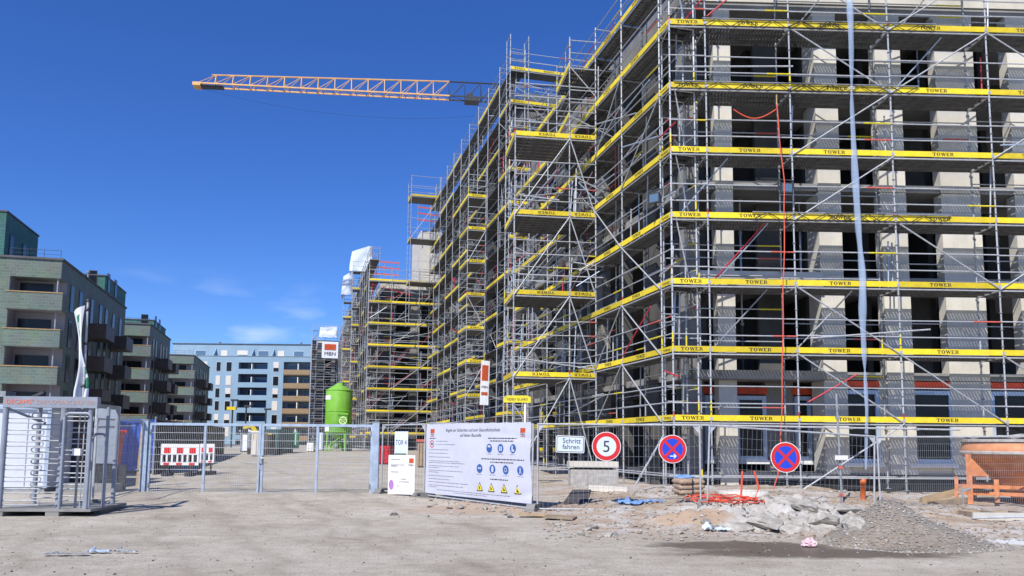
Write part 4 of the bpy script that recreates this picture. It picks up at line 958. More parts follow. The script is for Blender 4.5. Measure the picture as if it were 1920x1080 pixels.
notice(728, 853, 778, 926, 21.7, 'cream notice with a violet dot hanging below the TOR sheet', 'poster', poster)
def sign_root(px, py, Y, label, cat='sign'):
    p_ = at(px, py, Y); return thing('road_sign', label, cat, p_, .03)
def round_sign(px, py, r, Y, label, kind):
    t = sign_root(px, py, Y, label)
    obj('plate', disc(MB(), 0, 0, r, -.004, .004, 'white', 48), t)
    obj('rim', ringp(MB(), 0, 0, r*(.68 if kind == '5' else .74), r*.955, -.007, -.0045, 'sign_red', 48), t)
    if kind == '5':
        obj('face', disc(MB(), 0, 0, r*.66, -.007, -.0045, 'sign_pale', 40), t)
        obj('lettering', text_mesh('5', r*1.12, 'ink', ext=.002), t, (0, -.009, -r*.38), TEXT_ROT)
    else:
        obj('face', disc(MB(), 0, 0, r*.735, -.007, -.0045, 'sign_blue', 40), t)
        for s_ in (-1, 1):
            c_, w_ = r*.75*.7071, r*.085
            q = MB().bar((-c_, -.009, -s_*c_), (c_, -.009, s_*c_), .004 if False else w_*2, .003, 'sign_red', up=(0, 1, 0)); 
            for i, v in enumerate(q.v): q.v[i] = (v[0], v[1]-.002*(s_ > 0), v[2])
            obj('cross_bar', q, t)
        if kind == 'arrow':
            obj('arrow', MB().box(-r*.2, r*.16, -.017, -.014, -r*.53, -r*.46, 'white').prism([(r*.04, -r*.64), (r*.11, -r*.66), (r*.28, -r*.495), (r*.11, -r*.33), (r*.04, -r*.35), (r*.17, -r*.495)], -.017, -.014, 'white'), t)
    obj('clamp', MB().box(-.03, .03, .004, .06, .12, .16, 'galv_dull').box(-.03, .03, .004, .06, -.16, -.12, 'galv_dull'), t)
    return t
round_sign(1137, 837, .318, 17.86, 'round red-rimmed speed limit sign with a black 5', '5')
round_sign(1261, 842, .308, 17.80, 'round no stopping sign with a white arrow', 'arrow')
round_sign(1473, 857.5, .335, 18.05, 'round no stopping sign without arrow near the red hose', 'plain')
def schritt():
    t = sign_root(1069, 833, 17.9, 'white rectangular sign reading Schritt fahren'); t.rotation_euler = (0, R(1.5), .03)
    def rr(w_, h, r, y0, y1, k):
        pts = []
        for cx, cz, a0 in ((w_-r, h-r, 0), (-w_+r, h-r, 90), (-w_+r, -h+r, 180), (w_-r, -h+r, 270)): pts += [(cx+r*math.cos(R(a0+i*18)), cz+r*math.sin(R(a0+i*18))) for i in range(6)]
        return MB().prism(pts, y0, y1, k)
    obj('plate', rr(.315, .185, .04, -.004, .004, 'white'), t); obj('border', rr(.298, .168, .03, -.006, -.0045, 'ink'), t); obj('face', rr(.285, .155, .025, -.008, -.0065, 'sign_pale'), t)
    obj('lettering', text_mesh('Schritt', .15, 'ink'), t, (0.03, -.0105, .025), TEXT_ROT); obj('lettering', text_mesh('fahren', .15, 'ink'), t, (.02, -.0105, -.105), TEXT_ROT)
    obj('clamp', MB().box(-.03, .03, .004, .1, .05, .1, 'galv_dull').box(-.03, .03, .004, .1, -.1, -.05, 'galv_dull'), t)
schritt()

# ------------------------------------------------------------------ turnstile and the clutter on the left
def turnstile():
    p_ = ground(86, 966); t = thing('turnstile', 'grey full-height turnstile with comb arms at the left edge', 'turnstile', (p_.x, p_.y, p_.z), .06)
    k = 'grey_paint'
    obj('base_plate', MB().box(-1.0, .98, -.25, 1.5, .09, .14, 'concrete_grey').box(-.95, -.72, -.24, 1.4, -.04, .09, 'concrete_grey').box(.1, .36, -.24, 1.4, -.04, .09, 'concrete_grey').box(.75, .9, .4, 1.4, -.04, .09, 'concrete_grey'), t)
    for x, y, r in ((-.86, -.12, .055), (-.86, 1.2, .05), (.02, .45, .07), (.80, -.1, .05), (.80, 1.2, .045), (.98, .3, .035)):
        obj('post', MB().tube((x, y, .14), (x, y, 2.2), r, k, 14), t)
    hb = obj('header_beam', MB().box(-.9, .95, -.18, -.02, 2.16, 2.385, k).box(-.88, -.8, -.02, 1.2, 2.18, 2.26, 'grey_steel').box(.76, .84, -.02, 1.2, 2.18, 2.26, 'grey_steel'), t)
    obj('lettering', text_mesh('DECAMS\u00b0', .128, 'orange_print', 'LEFT'), hb, (-.84, -.184, 2.23), TEXT_ROT)
    obj('lettering', text_mesh('CHECKPOINT DCP 302', .112, 'header_print', 'LEFT'), hb, (-.26, -.184, 2.232), TEXT_ROT)
    def hairpin(L_, s_):
        pts = [(0, 0, .045)]+[(s_*(L_-.045*1+.045*math.sin(a)), 0, .045*math.cos(a)) for a in [math.pi*i/8 for i in range(9)]]+[(0, 0, -.045)]
        return MB().path(pts, .0135, 'galv_mid', 7)
    for i in range(8):
        z = .25+.235*i
        obj('comb_arm', cached(('hair', 1), lambda: hairpin(.74, 1)), t, (-.84, -.1, z))
        obj('rotor_arm', cached(('hair', 2), lambda: hairpin(.50, -1)), t, (.0, .42-.02*i, z+.115), (0, 0, .25))
        obj('rotor_arm', cached(('hair', 3), lambda: hairpin(.62, 1)), t, (.04, .45, z+.06), (0, 0, -.1))
    def hoop(w_, h, r=.03):
        return [(0, 0, 0)]+[(.1-.1*math.cos(a), 0, h-.1+.1*math.sin(a)) for a in [math.pi/2*i/5 for i in range(6)]]+[(w_-.1+.1*math.sin(a), 0, h-.1+.1*math.cos(a)) for a in [math.pi/2*i/5 for i in range(6)]]+[(w_, 0, 0)]
    obj('side_hoop', MB().path(hoop(.52, 1.95), .03, k, 10), t, (.34, -.2, .1))
    obj('side_hoop', MB().path(hoop(.32, 1.5), .026, k, 10), t, (.72, .25, .14), (0, 0, 1.1))
    for x in (.5, .6, .7): obj('cage_bar', MB().tube((x, .1, .14), (x, .1, 2.1), .012, 'galv', 7), t)
    obj('card_reader', MB().box(.44, .6, -.02, .08, 1.2, 1.34, 'white').box(.5, .53, .08, .12, .14, 1.2, 'galv_dull'), t)
    obj('top_strut', MB().bar((-.86, -.12, 2.15), (-.3, .35, 1.85), .05, .05, k), t)
turnstile()
def placed_box(name, label, cat, px0, px1, pyb, pyt, Y, depth, k, rz=B, group=None):
    a = at(px0, pyb, Y); b_ = at(px1, pyb, Y); zt = at(px0, pyt, Y).z; zg = gz(a.x, Y)
    t = thing(name, label, cat, (a.x, Y, zg), 0, group); return t, b_.x-a.x, zt-zg
# white cabin
t, wd, h = placed_box('site_cabin', 'white panel site cabin behind the turnstile', 'cabin', -120, 74, 930, 766, 21.5, 3, 'white')
t.rotation_euler.z = .1
obj('wall', MB().box(0, wd, 0, 3.2, .12, h, 'white_pvc'), t); obj('skid', MB().box(.05, wd-.05, .05, 3.1, -.02, .118, 'galv_dull'), t)
for i in range(1, 5): obj('panel_seam', MB().box(wd*i/5-.012, wd*i/5+.012, -.006, .0, .15, h-.1, 'grey_paint'), t)
obj('roof', MB().box(-.05, wd+.06, -.08, 3.3, h+.003, h+.1, 'galv_blue'), t)
obj('corner_post', MB().box(wd-.05, wd+.05, -.05, .05, .1, h, 'galv_blue'), t)
# dark cabinet with ribs
t, wd, h = placed_box('dark_container', 'dark grey storage container between white cabin and red skip', 'container', 62, 122, 905, 776, 23.2, 2, 'anthracite')
obj('wall', MB().box(0, wd+.25, 0, 2.2, .0, h, 'anthracite'), t)
for i in range(6): obj('rib', MB().box(.04+i*.16, .1+i*.16, -.03, 0, .1, h-.15, 'anthracite'), t)
obj('lid', MB().box(-.04, wd+.3, -.06, 2.25, h+.003, h+.09, 'dark_steel'), t)
# red skip
t, wd, h = placed_box('red_skip', 'red steel skip standing behind the turnstile', 'skip', 92, 168, 905, 806, 25.0, 2, 'red_box')
obj('tub', MB().add([(0, 0, .1), (wd, 0, .1), (wd+.1, -.1, h), (-.1, -.1, h), (0, 1.8, .1), (wd, 1.8, .1), (wd+.1, 1.9, h), (-.1, 1.9, h)], [(0,1,2,3), (5,4,7,6), (4,0,3,7), (1,5,6,2), (0,4,5,1)], 'red_box'), t)
obj('rim', MB().box(-.16, wd+.16, -.16, -.06, h-.06, h+.04, 'red_box').box(-.16, wd+.16, 1.86, 1.96, h-.06, h+.04, 'red_box'), t)
for i in range(4): obj('rib', MB().bar((.1+i*wd/3.4, -.03, .12), (.1+i*wd/3.4, -.12, h-.07), .07, .06, 'red_box'), t)
obj('runner', MB().box(.05, .2, .05, 1.75, -.03, .1, 'dark_steel').box(wd-.2, wd-.05, .05, 1.75, -.03, .1, 'dark_steel'), t)
# grey hoarding pieces
t, wd, h = placed_box('grey_hoarding', 'grey sheet hoarding panel right of the turnstile', 'hoarding', 174, 217, 880, 765, 22.2, .1, 'grey_steel')
obj('sheet', MB().box(.03, wd-.03, 0, .03, .75, h, 'grey_steel'), t); obj('lower_board', MB().box(.04, wd+.25, .05, .1, .05, .72, 'dark_sheet'), t)
for x in (0, wd): obj('post', MB().tube((x, .015, -.1), (x, .015, h+.04), .035, 'galv', 10), t)
obj('tie_rod', MB().tube((0, -.02, h-.5), (wd+.5, -.02, h-.48), .015, 'dark_steel', 6), t)
obj('kerb_block', MB().box(-.6, wd+.2, -.55, .1, -.1, .22, 'concrete_grey'), t)
# blue container
t, wd, h = placed_box('blue_container', 'blue corrugated shipping container left of the gate', 'container', 196, 277, 895, 786, 30, 5, 'blue_box')
t.rotation_euler.z = B
h = 2.0
obj('body', MB().box(-1.2, wd, .06, 4.9, .1, h-.02, 'blue_box'), t)
for i in range(int((wd+1.1)/.24)): obj('corrugation', cached(('corr',), lambda: MB().prism([(0, .14), (.12, .14), (.12, 1.85), (0, 1.85)], -.0, .057, 'blue_box')), t, (-1.1+i*.24, 0, 0))
obj('end_frame', MB().box(-1.22, -1.12, -.03, .058, .1, h, 'blue_box').box(wd-.08, wd+.02, -.03, .058, .1, h, 'blue_box').box(-1.12, wd-.08, -.03, .058, h-.12, h, 'blue_box').box(-1.12, wd-.08, -.03, .058, .1, .2, 'blue_box'), t)
# timber post by the gate
p_ = ground(258, 912); o = obj('timber_post', MB().bar((0, 0, -.1), (.05, .05, 1.85), .1, .08, 'wood').bar((-.01, -.06, .5), (.02, .05, .5), .14, .03, 'galv_dull'), None, p_); tag(o, 'weathered timber post in front of the blue container', 'post')
# dark flat canopy roof over the cabins
a = at(0, 752, 27)
t = thing('canopy_roof', 'dark flat canopy roof showing above the turnstile sign', 'roof', (a.x-4, 27, gz(a.x, 27)), .02)
hz = a.z-gz(a.x, 27)
obj('roof_sheet', MB().box(0, 6.6, 0, 2.4, hz, hz+.12, 'dark_sheet').box(-.02, 6.62, -.05, -.003, hz-.06, hz+.15, 'black'), t)
for x in (.3, 4.2, 6.3): obj('post', MB().box(x-.06, x+.06, .1, .22, -.1, hz, 'grey_steel'), t)
for x in (3.9, 4.9, 5.9): obj('lamp_box', MB().box(x, x+.7, .0, .3, hz-.16, hz-.02, 'white'), t)
obj('roof_bracket', MB().bar((4.6, -.02, hz-.05), (5.4, -.02, hz+.32), .09, .09, 'dark_steel').box(3.2, 4.0, .2, .8, hz+.125, hz+.35, 'galv_dull'), t)
# flag
def flag():
    a = at(157, 760, 30.5); t = thing('flag_pole', 'white flagpole with a furled white and green banner flag', 'flag', (a.x, 30.5, gz(a.x, 30.5)))
    top = at(171, 566, 30.5); zt = top.z-gz(a.x, 30.5); dx = top.x-a.x-.12
    obj('pole', MB().tube((0, 0, -.1), (dx, 0, zt), .055, 'galv', 12, .04).lathe([(.06, zt), (.075, zt+.04), (.05, zt+.1), (.0, zt+.12)], 'dark_steel', 12, dx, 0), t)
    vs = []; n_, m_ = 10, 26; fs = []
    for j in range(m_+1):
        v = j/m_; z = zt-.15-3.55*v; wv = .32*(1-v)**1.6+.08+.26*sstep(.5, .95, v)
        for i in range(n_+1):
            u = i/n_; s_ = u*wv
            vs.append((dx*(z/zt)-.06-s_+.22*sstep(.45, .85, v)*(1-.2*u), -.08-.16*math.sin(u*3.1+v*5)-.1*math.sin(u*9)*v, z-.22*u*(1-v)*1.2-.1*u*v))
    for j in range(m_):
        for i in range(n_): fs.append((j*(n_+1)+i, j*(n_+1)+i+1, (j+1)*(n_+1)+i+1, (j+1)*(n_+1)+i))
    q = MB()
    for f in fs:
        pass
    q.v = vs; w0, g0 = q.mi('flag_white'), q.mi('flag_green')
    for idx, f in enumerate(fs):
        j, i = divmod(idx, n_); q.f.append(f)
        gr_ = (2 <= j <= 7 and 3 <= i <= 6 and not (j in (4, 5) and i in (4, 5))) or (17 <= j <= 22 and i <= 2 and j not in (19,))
        q.m.append(g0 if gr_ else w0)
    obj('cloth', q.mesh('cloth', True), t)
    for z in (zt-.3, zt-1.6, zt-3.2): obj('clip', MB().tube((dx*z/zt-.06, 0, z-.02), (dx*z/zt+.06, 0, z+.02), .075, 'dark_steel', 8), t)
flag()

# ------------------------------------------------------------------ behind the gate
def hoarding():
    a = Vector((-12.98, 29.8)); N_ = 11; pl = 2.5
    t = thing('dark_hoarding', 'long dark ribbed sheet hoarding running back behind the gate', 'hoarding', (a.x, a.y, .3), B+math.pi/2)
    for i in range(N_):
        q = MB().box(0, pl-.02, -.02, .02, -.3+.012*i*2, 2.05, 'dark_sheet')
        o = obj('sheet_panel', q, t, (i*pl, 0, .012*i)); 
        r_ = MB()
        for j in range(12): r_.box(.06+j*.205, .14+j*.205, -.06, -.02, .0, 2.03, 'anthracite')
        if i < 6: obj('ribs', r_, o)
        obj('post', cached(('hp',), lambda: MB().tube((0, .05, -.4), (0, .05, 2.12), .035, 'galv_dull', 8)), t, (i*pl, 0, .012*i))
hoarding()
def barrier(px0, px1, pyb, pyt, Y, label):
    a = at(px0, pyb, Y); b_ = at(px1, pyb, Y); wd = b_.x-a.x; h = at(px0, pyt, Y).z-a.z; zg = gz(a.x, Y)
    t = thing('traffic_barrier', label, 'barrier', (a.x, Y, zg), .05, 'red and white plastic barriers'); z0 = max(.08, a.z-zg); w = 'white'
    fr = MB().box(0, wd, -.03, .03, z0, z0+.1, w).box(0, wd, -.03, .03, z0+h*.5, z0+h, w)
    obj('board', fr, t)
    n_ = max(3, int(wd/.17))
    for i in range(n_+1): obj('slat', cached(('bs', round(h, 2)), lambda: MB().box(-.03, .03, -.025, .025, 0, h*.5-.1, w)), t, (.03+(wd-.06)*i/n_, 0, z0+.1))
    for i in range(max(2, int(wd/.4))):
        m_ = max(2, int(wd/.4)); x = wd*(i+.5)/m_
        obj('red_square', MB().box(x-wd/m_*.26, x+wd/m_*.26, -.037, -.031, z0+h*.56, z0+h*.82, 'sign_red'), t)
        obj('red_mark', MB().box(x-wd/m_*.26, x+wd/m_*.2, -.037, -.031, z0+.01, z0+.085, 'sign_red'), t)
    for x in (wd*.2, wd*.8): obj('foot', MB().box(x-.1, x+.1, -.35, .35, 0, z0+.004 if z0 < .3 else .12, 'dark_sheet').box(x-.03, x+.03, -.02, .02, .1, z0, 'dark_sheet'), t)
barrier(301, 371, 872, 832, 29.3, 'wide red and white plastic barrier panel seen through the gate')
barrier(374, 401, 868, 832, 30.3, 'narrow red and white barrier panel right behind the wide one')
def silo():
    c = at(633, 840, 68.0); zg = gz(c.x, 68); sc_ = FPX/68.0; r = 24.5/sc_; zt = at(633, 718, 68).z-zg
    t = thing('silo', 'bright green cylindrical mortar silo on legs', 'silo', (c.x, 68, zg))
    zs = at(633, 733, 68).z-zg; zl = at(633, 812, 68).z-zg
    obj('tank', MB().lathe([(.02, .9), (.22, .95), (r*.98, zl), (r, zl+.05), (r, zs), (r*.97, zs+.06), (r*.25, zt-.1), (.18, zt), (.0, zt)], 'silo_green', 48).mesh('tank', True), t)
    for z in (zl+.06, zs-.02, (zl+zs)/2): obj('hoop', MB().lathe([(r+.003, z), (r+.03, z+.02), (r+.03, z+.06), (r+.003, z+.08)], 'silo_green', 48), t)
    for i in range(4):
        a = R(45+90*i); x, y = r*.92*math.cos(a), r*.92*math.sin(a)
        lg = obj('leg', MB().bar((x*1.08, y*1.08, 0), (x, y, zl+.3), .13, .13, 'silo_green'), t)
        obj('foot_plate', MB().box(x*1.08-.2, x*1.08+.2, y*1.08-.2, y*1.08+.2, -.02, .03, 'silo_dark'), lg)
        b_ = R(135+90*i); obj('brace', MB().tube((x*1.06, y*1.06, .35), (r*.92*math.cos(b_), r*.92*math.sin(b_), zl-.1), .04, 'silo_green', 6), t)
    obj('eye_bolt', MB().path([(.18*math.cos(q), 0, zt+.12+.16*math.sin(q)) for q in [math.pi*i/8 for i in range(9)]], .03, 'dark_steel', 6), t)
    obj('filter_pipe', MB().tube((r*.3, -r*.3, zt-.35), (r*.3, -r*.3, zt+.1), .07, 'silo_dark', 8), t)
    y0 = -r
    h_ = obj('hatch', MB().box(r*.16, r*.88, y0*.98, y0*.35, zl+.55, zl+1.5, 'silo_dark').box(r*.1, r*.94, y0*1.03, y0*.3, zl+1.5, zl+1.62, 'silo_green'), t)
    q = MB(); x_, z_ = r*.55, zl+1.02
    ringp(q, x_, z_, .24, .34, y0*1.0, y0*.99, 'pale_green', 18)
    for i in range(5): a = R(20+72*i); q.bar((x_+.05*math.cos(a), y0*.995, z_+.05*math.sin(a)), (x_+.24*math.cos(a), y0*.995, z_+.24*math.sin(a)), .05, .07, 'pale_green')
    obj('emblem', q, h_)
    def tagp(ang, z, w_, hh):
        rr_ = r+.012; n_ = 5; q = MB()
        for i in range(n_):
            a, b2 = R(ang)+w_/r*(i/n_-.5), R(ang)+w_/r*((i+1)/n_-.5)
            q.add([(rr_*math.cos(a), rr_*math.sin(a), z), (rr_*math.cos(b2), rr_*math.sin(b2), z), (rr_*math.cos(b2), rr_*math.sin(b2), z+hh), (rr_*math.cos(a), rr_*math.sin(a), z+hh)], [(0,1,2,3)], 'white')
        obj('label_plate', q, t)
    tagp(218, zl+2.75, .95, .36); tagp(215, zl+.1, .9, .4)
    obj('mixer', MB().box(-.35, .35, -.35, .35, .15, .9, 'silo_dark').tube((0, -.9, .45), (0, .5, .55), .16, 'galv_dull', 10), t)
silo()
def crate(name, label, cat, px0, px1, pyb, pyt, Y, dep, k, ribs=0, lid=None):
    t, wd, h = placed_box(name, label, cat, px0, px1, pyb, pyt, Y, dep, k)
    obj('body', MB().box(0, wd, 0, dep, .06, h, k), t); obj('base', MB().box(.04, wd-.04, .03, dep-.03, -.03, .058, 'dark_steel'), t)
    for i in range(ribs): obj('rib', MB().box(wd*(i+.3)/ribs, wd*(i+.6)/ribs, -.04, 0, .12, h-.08, k), t)
    if lid: obj('lid', MB().box(-.05, wd+.05, -.06, dep+.05, h+.003, h+.1, lid), t)
    return t, wd, h
t, wd, h = crate('site_container', 'grey site container left of the yellow machine arm behind the gate', 'container', 449, 469, 846, 809, 62, 4, 'galv_dull', 5, 'white'); obj('door', MB().box(wd*.3, wd*.7, -.06, -.045, .1, h*.85, 'white'), t)
t, wd, h = crate('cream_container', 'cream upright container at the middle of the gate', 'container', 470, 483, 850, 811, 52, 2, 'render_cream', 2, 'white'); obj('door', MB().box(wd*.25, wd*.75, -.06, -.045, .1, h*.7, 'blind'), t)
t, wd, h = crate('teal_container', 'dark teal container right of the gate middle', 'container', 495, 521, 843, 807, 58, 4, 'teal_box', 6, 'teal_box')
crate('black_container', 'low black container beside the mint cabin', 'container', 521, 537, 832, 811, 80, 3, 'dark_sheet', 3)
t, wd, h = crate('portable_toilet', 'mint green portable toilet cabin far behind the gate', 'toilet', 537, 555, 833, 811, 84, 1.3, 'mint', 2, 'mint'); obj('door', MB().box(wd*.2, wd*.8, -.06, -.045, .1, h*.85, 'mint'), t); obj('vent_pipe', MB().tube((wd*.8, .2, h), (wd*.8, .2, h+.4), .05, 'white', 6), t)
crate('white_cabinet', 'small white cabinet left of the silo legs', 'cabinet', 575, 587, 847, 830, 64, .8, 'white', 2)
crate('blue_cabinet', 'pale blue cabinet beside the silo legs', 'cabinet', 595, 604, 845, 811, 70, .8, 'sign_pale', 2)
crate('pallet_stack', 'pallet of plaster sacks right of the silo', 'pallet', 640, 655, 848, 832, 69, 1.2, 'blind', 3)
t, wd, h = crate('red_container', 'low red container behind the short fence panel', 'container', 708, 730, 864, 836, 40, 2, 'red_box', 3)
crate('brick_pallet', 'pallet of wrapped dark bricks behind the notices', 'pallet', 782, 800, 868, 828, 36, 1.2, 'sack', 3, 'red_rail')
# excavator-like yellow arm and far lamp posts
a = at(466, 812, 56)
t = thing('mini_excavator', 'small yellow excavator arm behind the cream container', 'excavator', (a.x, 56, gz(a.x, 56)))
zz = a.z-gz(a.x, 56)
obj('arm', MB().bar((.9, 0, zz-.5), (.2, 0, zz+.55), .22, .28, 'yellow').bar((.2, 0, zz+.55), (-.35, 0, zz+.3), .2, .22, 'yellow'), t); obj('cab', MB().box(.7, 1.7, -.5, .6, .5, zz-.1, 'dark_steel').box(.65, 1.75, -.55, .65, zz-.1, zz, 'yellow'), t); obj('track', MB().box(.2, 2.2, -.7, -.35, .02, .5, 'dark_sheet'), t); obj('track', MB().box(.2, 2.2, .4, .75, .02, .5, 'dark_sheet'), t); obj('bucket', MB().prism([(-.5, zz+.2), (-.1, zz+.3), (-.15, zz-.1), (-.45, zz-.05)], -.25, .25, 'dark_steel'), t)
for px, pt, lb in ((437, 750, 'slim mast with a small yellow box before the blue block'), (462, 761, 'thin dark mast before the blue block loggias'), (499, 767, 'short dark mast with a side lamp before the blue block')):
    a = at(px, pt, 90); g_ = gz(a.x, 90); t = thing('site_mast', lb, 'mast', (a.x, 90, g_), 0)
    obj('pole', MB().tube((0, 0, -.1), (0, 0, a.z-g_), .09, 'dark_steel', 8), t)
    obj('head', MB().box(-.2, .55, -.15, .15, a.z-g_-.12, a.z-g_+.08, 'dark_steel'), t)
    if px == 437: obj('yellow_box', MB().box(-.6, .4, -.2, .2, a.z-g_-1.1, a.z-g_-.75, 'yellow'), t)

# ------------------------------------------------------------------ things hung on the scaffolds
def video():
    a = at(970, 748, 26.5); g_ = gz(a.x, 26.5); h = a.z-g_; t = thing('camera_sign', 'arched yellow sign on a white pole above the banner', 'sign', (a.x, 26.5, g_))
    pts = [(-.44, -.12), (.44, -.12), (.44, .06), (.3, .11), (-.3, .11), (-.44, .06)]
    bd = obj('board', MB().prism([(x, z+h) for x, z in pts], -.06, .06, 'yellow_paint'), t)
    obj('lettering', text_mesh('VIDEO GUARD', .105, 'ink'), bd, (0, -.063, h-.05), TEXT_ROT)
    obj('pole', MB().tube((.26, .02, -.1), (.26, .02, h-.12), .045, 'white', 10), t); obj('top_lamp', MB().box(-.1, .3, -.05, .05, h+.11, h+.2, 'dark_steel'), t)
video()
def hang(px0, px1, py0, py1, Y, label, fill, nm='company_banner', rz=B, k='flag_white', tilt=0.):
    a = at(px0, py1, Y); b_ = at(px1, py1, Y); H = at(px0, py0, Y).z-a.z; L_ = (b_.x-a.x)/math.cos(rz)
    root = thing(nm, label, 'banner', a, rz); root.rotation_euler.y = tilt
    c = Cloth(root, L_, H, 'cloth', k, 14, 14, amp=.4, lift=.004+.00025*Y if Y < 100 else .08); fill(c, L_, H)
    for x in (0, L_): obj('tie', MB().tube((x, 0, H-.03), (x, .25, H+.02), .015, 'black', 5), root)
def f1(c, L_, H):
    c.warp(MB().box(L_*.12, L_*.85, 0, .001, H*.55, H*.90, 'orange_print'), 'orange_field'); c.warp(MB().box(L_*.12, L_*.85, 0, .001, H*.22, H*.29, 'orange_print'), 'orange_rule')
    c.text('MBN', L_*.5, H*.38, L_*.38, 'ink')
hang(899, 915, 676, 759, 33.5, 'tall narrow white and orange banner hung on the scaffold left of the tower', f1, tilt=R(1.5))
def f2(c, L_, H):
    c.warp(MB().box(L_*.15, L_*.85, 0, .001, H*.5, H*.85, 'orange_print'), 'orange_field'); c.text('MBN', L_*.5, H*.16, L_*.34, 'ink')
hang(603, 632, 640, 671, 163.5, 'square white and orange banner on the farthest scaffold', f2)
def tarp(pxs, pyt, pyb, Y, dep, label, seed):
    # a loose sheet pulled over the scaffold top: gently puckered box open below
    a = at(pxs[0], pyb, Y); b_ = at(pxs[1], pyb, Y); zt0 = at(pxs[0], pyt[0], Y).z; zt1 = at(pxs[1], pyt[1], Y).z
    t = thing('scaffold_tarpaulin', label, 'tarpaulin', (a.x, Y, a.z), B*.6)
    wd = b_.x-a.x; n_, m_ = 22, 12; vs = []; fs = []
    path_ = [(0, dep), (0, 0), (wd, 0), (wd, dep)]
    ln = [dep, wd, dep]; tot = sum(ln)
    for i in range(n_+1):
        s_ = tot*i/n_; k = 0
        while k < 2 and s_ > ln[k]+1e-6: s_ -= ln[k]; k += 1
        f = s_/ln[k]; x = path_[k][0]+(path_[k+1][0]-path_[k][0])*f; y = path_[k][1]+(path_[k+1][1]-path_[k][1])*f
        zt = zt0-a.z+(zt1-zt0)*(x/wd)
        for j in range(m_+1):
            v = j/m_; w_ = noise.noise(Vector((x*1.3+seed, v*2.2, y*1.1)))*.28*math.sin(math.pi*min(1, v*1.1))
            vs.append((x+w_*(1 if k != 1 else .3)-.25*(1-v)*(k == 0), y-w_, zt*v+(.25*noise.noise(Vector((x*2, y, seed)))*(1 if j in (0, m_) else 0))))
    W_ = m_+1
    fs = [(i*W_+j, (i+1)*W_+j, (i+1)*W_+j+1, i*W_+j+1) for i in range(n_) for j in range(m_)]
    q = MB().add(vs, fs, 'tarp_white'); o = obj('sheet', q.mesh('sheet', True), t)
    tv = [vs[i*W_+m_] for i in range(n_+1)]
    fc = [(i, i+1, n_-i-1, n_-i) for i in range(n_//2)]
    obj('sheet_top', MB().add(tv, fc, 'tarp_white'), t)
tarp((659, 697), (472, 459), 508, 88, 3, 'white tarpaulin wrapped round the top of the far scaffold', 3.)
tarp((643, 660), (518, 508), 552, 100, 6, 'narrow white tarpaulin left of the large wrapped one', 7.)
tarp((600, 632), (614, 612), 632, 164, 2, 'small pale tarpaulin above the farthest banner', 11.)
# clear plastic chute and its orange pipe
def chute():
    key = [(1590, 0), (1593, 90), (1594, 200), (1600, 330), (1606, 430), (1614, 520), (1614, 600), (1618, 690), (1622, 770), (1620, 880)]
    pts = [at(x, y, 23.2) for x, y in key]; base = Vector((pts[-1].x, 23.2, gz(pts[-1].x, 23.2)))
    t = thing('plastic_chute', 'long strip of clear plastic film hanging down the front scaffold', 'plastic film', base)
    pts = [p_-base for p_ in pts]; vs = []; fs = []; N_ = 60
    def lerp(s_):
        f = s_*(len(pts)-1); i = min(int(f), len(pts)-2); f -= i; return pts[i].lerp(pts[i+1], f)
    wds = lambda s_: .082+.014*math.sin(s_*23)+.008*math.sin(s_*61)-.035*sstep(.75, .9, s_)-.03*math.exp(-((s_-.19)/.02)**2)-.04*math.exp(-((s_-.78)/.015)**2)
    for i in range(N_+1):
        s_ = i/N_; c = lerp(s_); w_ = wds(s_); a = .5*math.sin(s_*9)
        for j in range(8):
            b_ = 2*math.pi*j/8; x, y = w_*math.cos(b_)*1.15, w_*.45*math.sin(b_)
            vs.append((c.x+x*math.cos(a)-y*math.sin(a), c.y+x*math.sin(a)+y*math.cos(a)-.12, c.z))
    for i in range(N_):
        for j in range(8): fs.append((i*8+j, i*8+(j+1) % 8, (i+1)*8+(j+1) % 8, (i+1)*8+j))
    obj('film_tube', MB().add(vs, fs, 'film').mesh('film_tube', True), t)
    obj('tie', MB().path([(lerp(.19).x+.1*math.cos(q), lerp(.19).y-.12+.06*math.sin(q), lerp(.19).z) for q in [2*math.pi*i/10 for i in range(10)]], .012, 'white', 5, True), t)
    p_ = ground(1618, 936); o = obj('drain_pipe', MB().lathe([(.062, -.1), (.062, .36), (.075, .36), (.075, .47), (.058, .47), (.055, .3)], 'orange_pipe', 18).mesh('drain_pipe', True), None, (p_.x, p_.y, p_.z), (0, .04, 0)); tag(o, 'short orange drain pipe upright below the plastic strip', 'pipe')
chute()
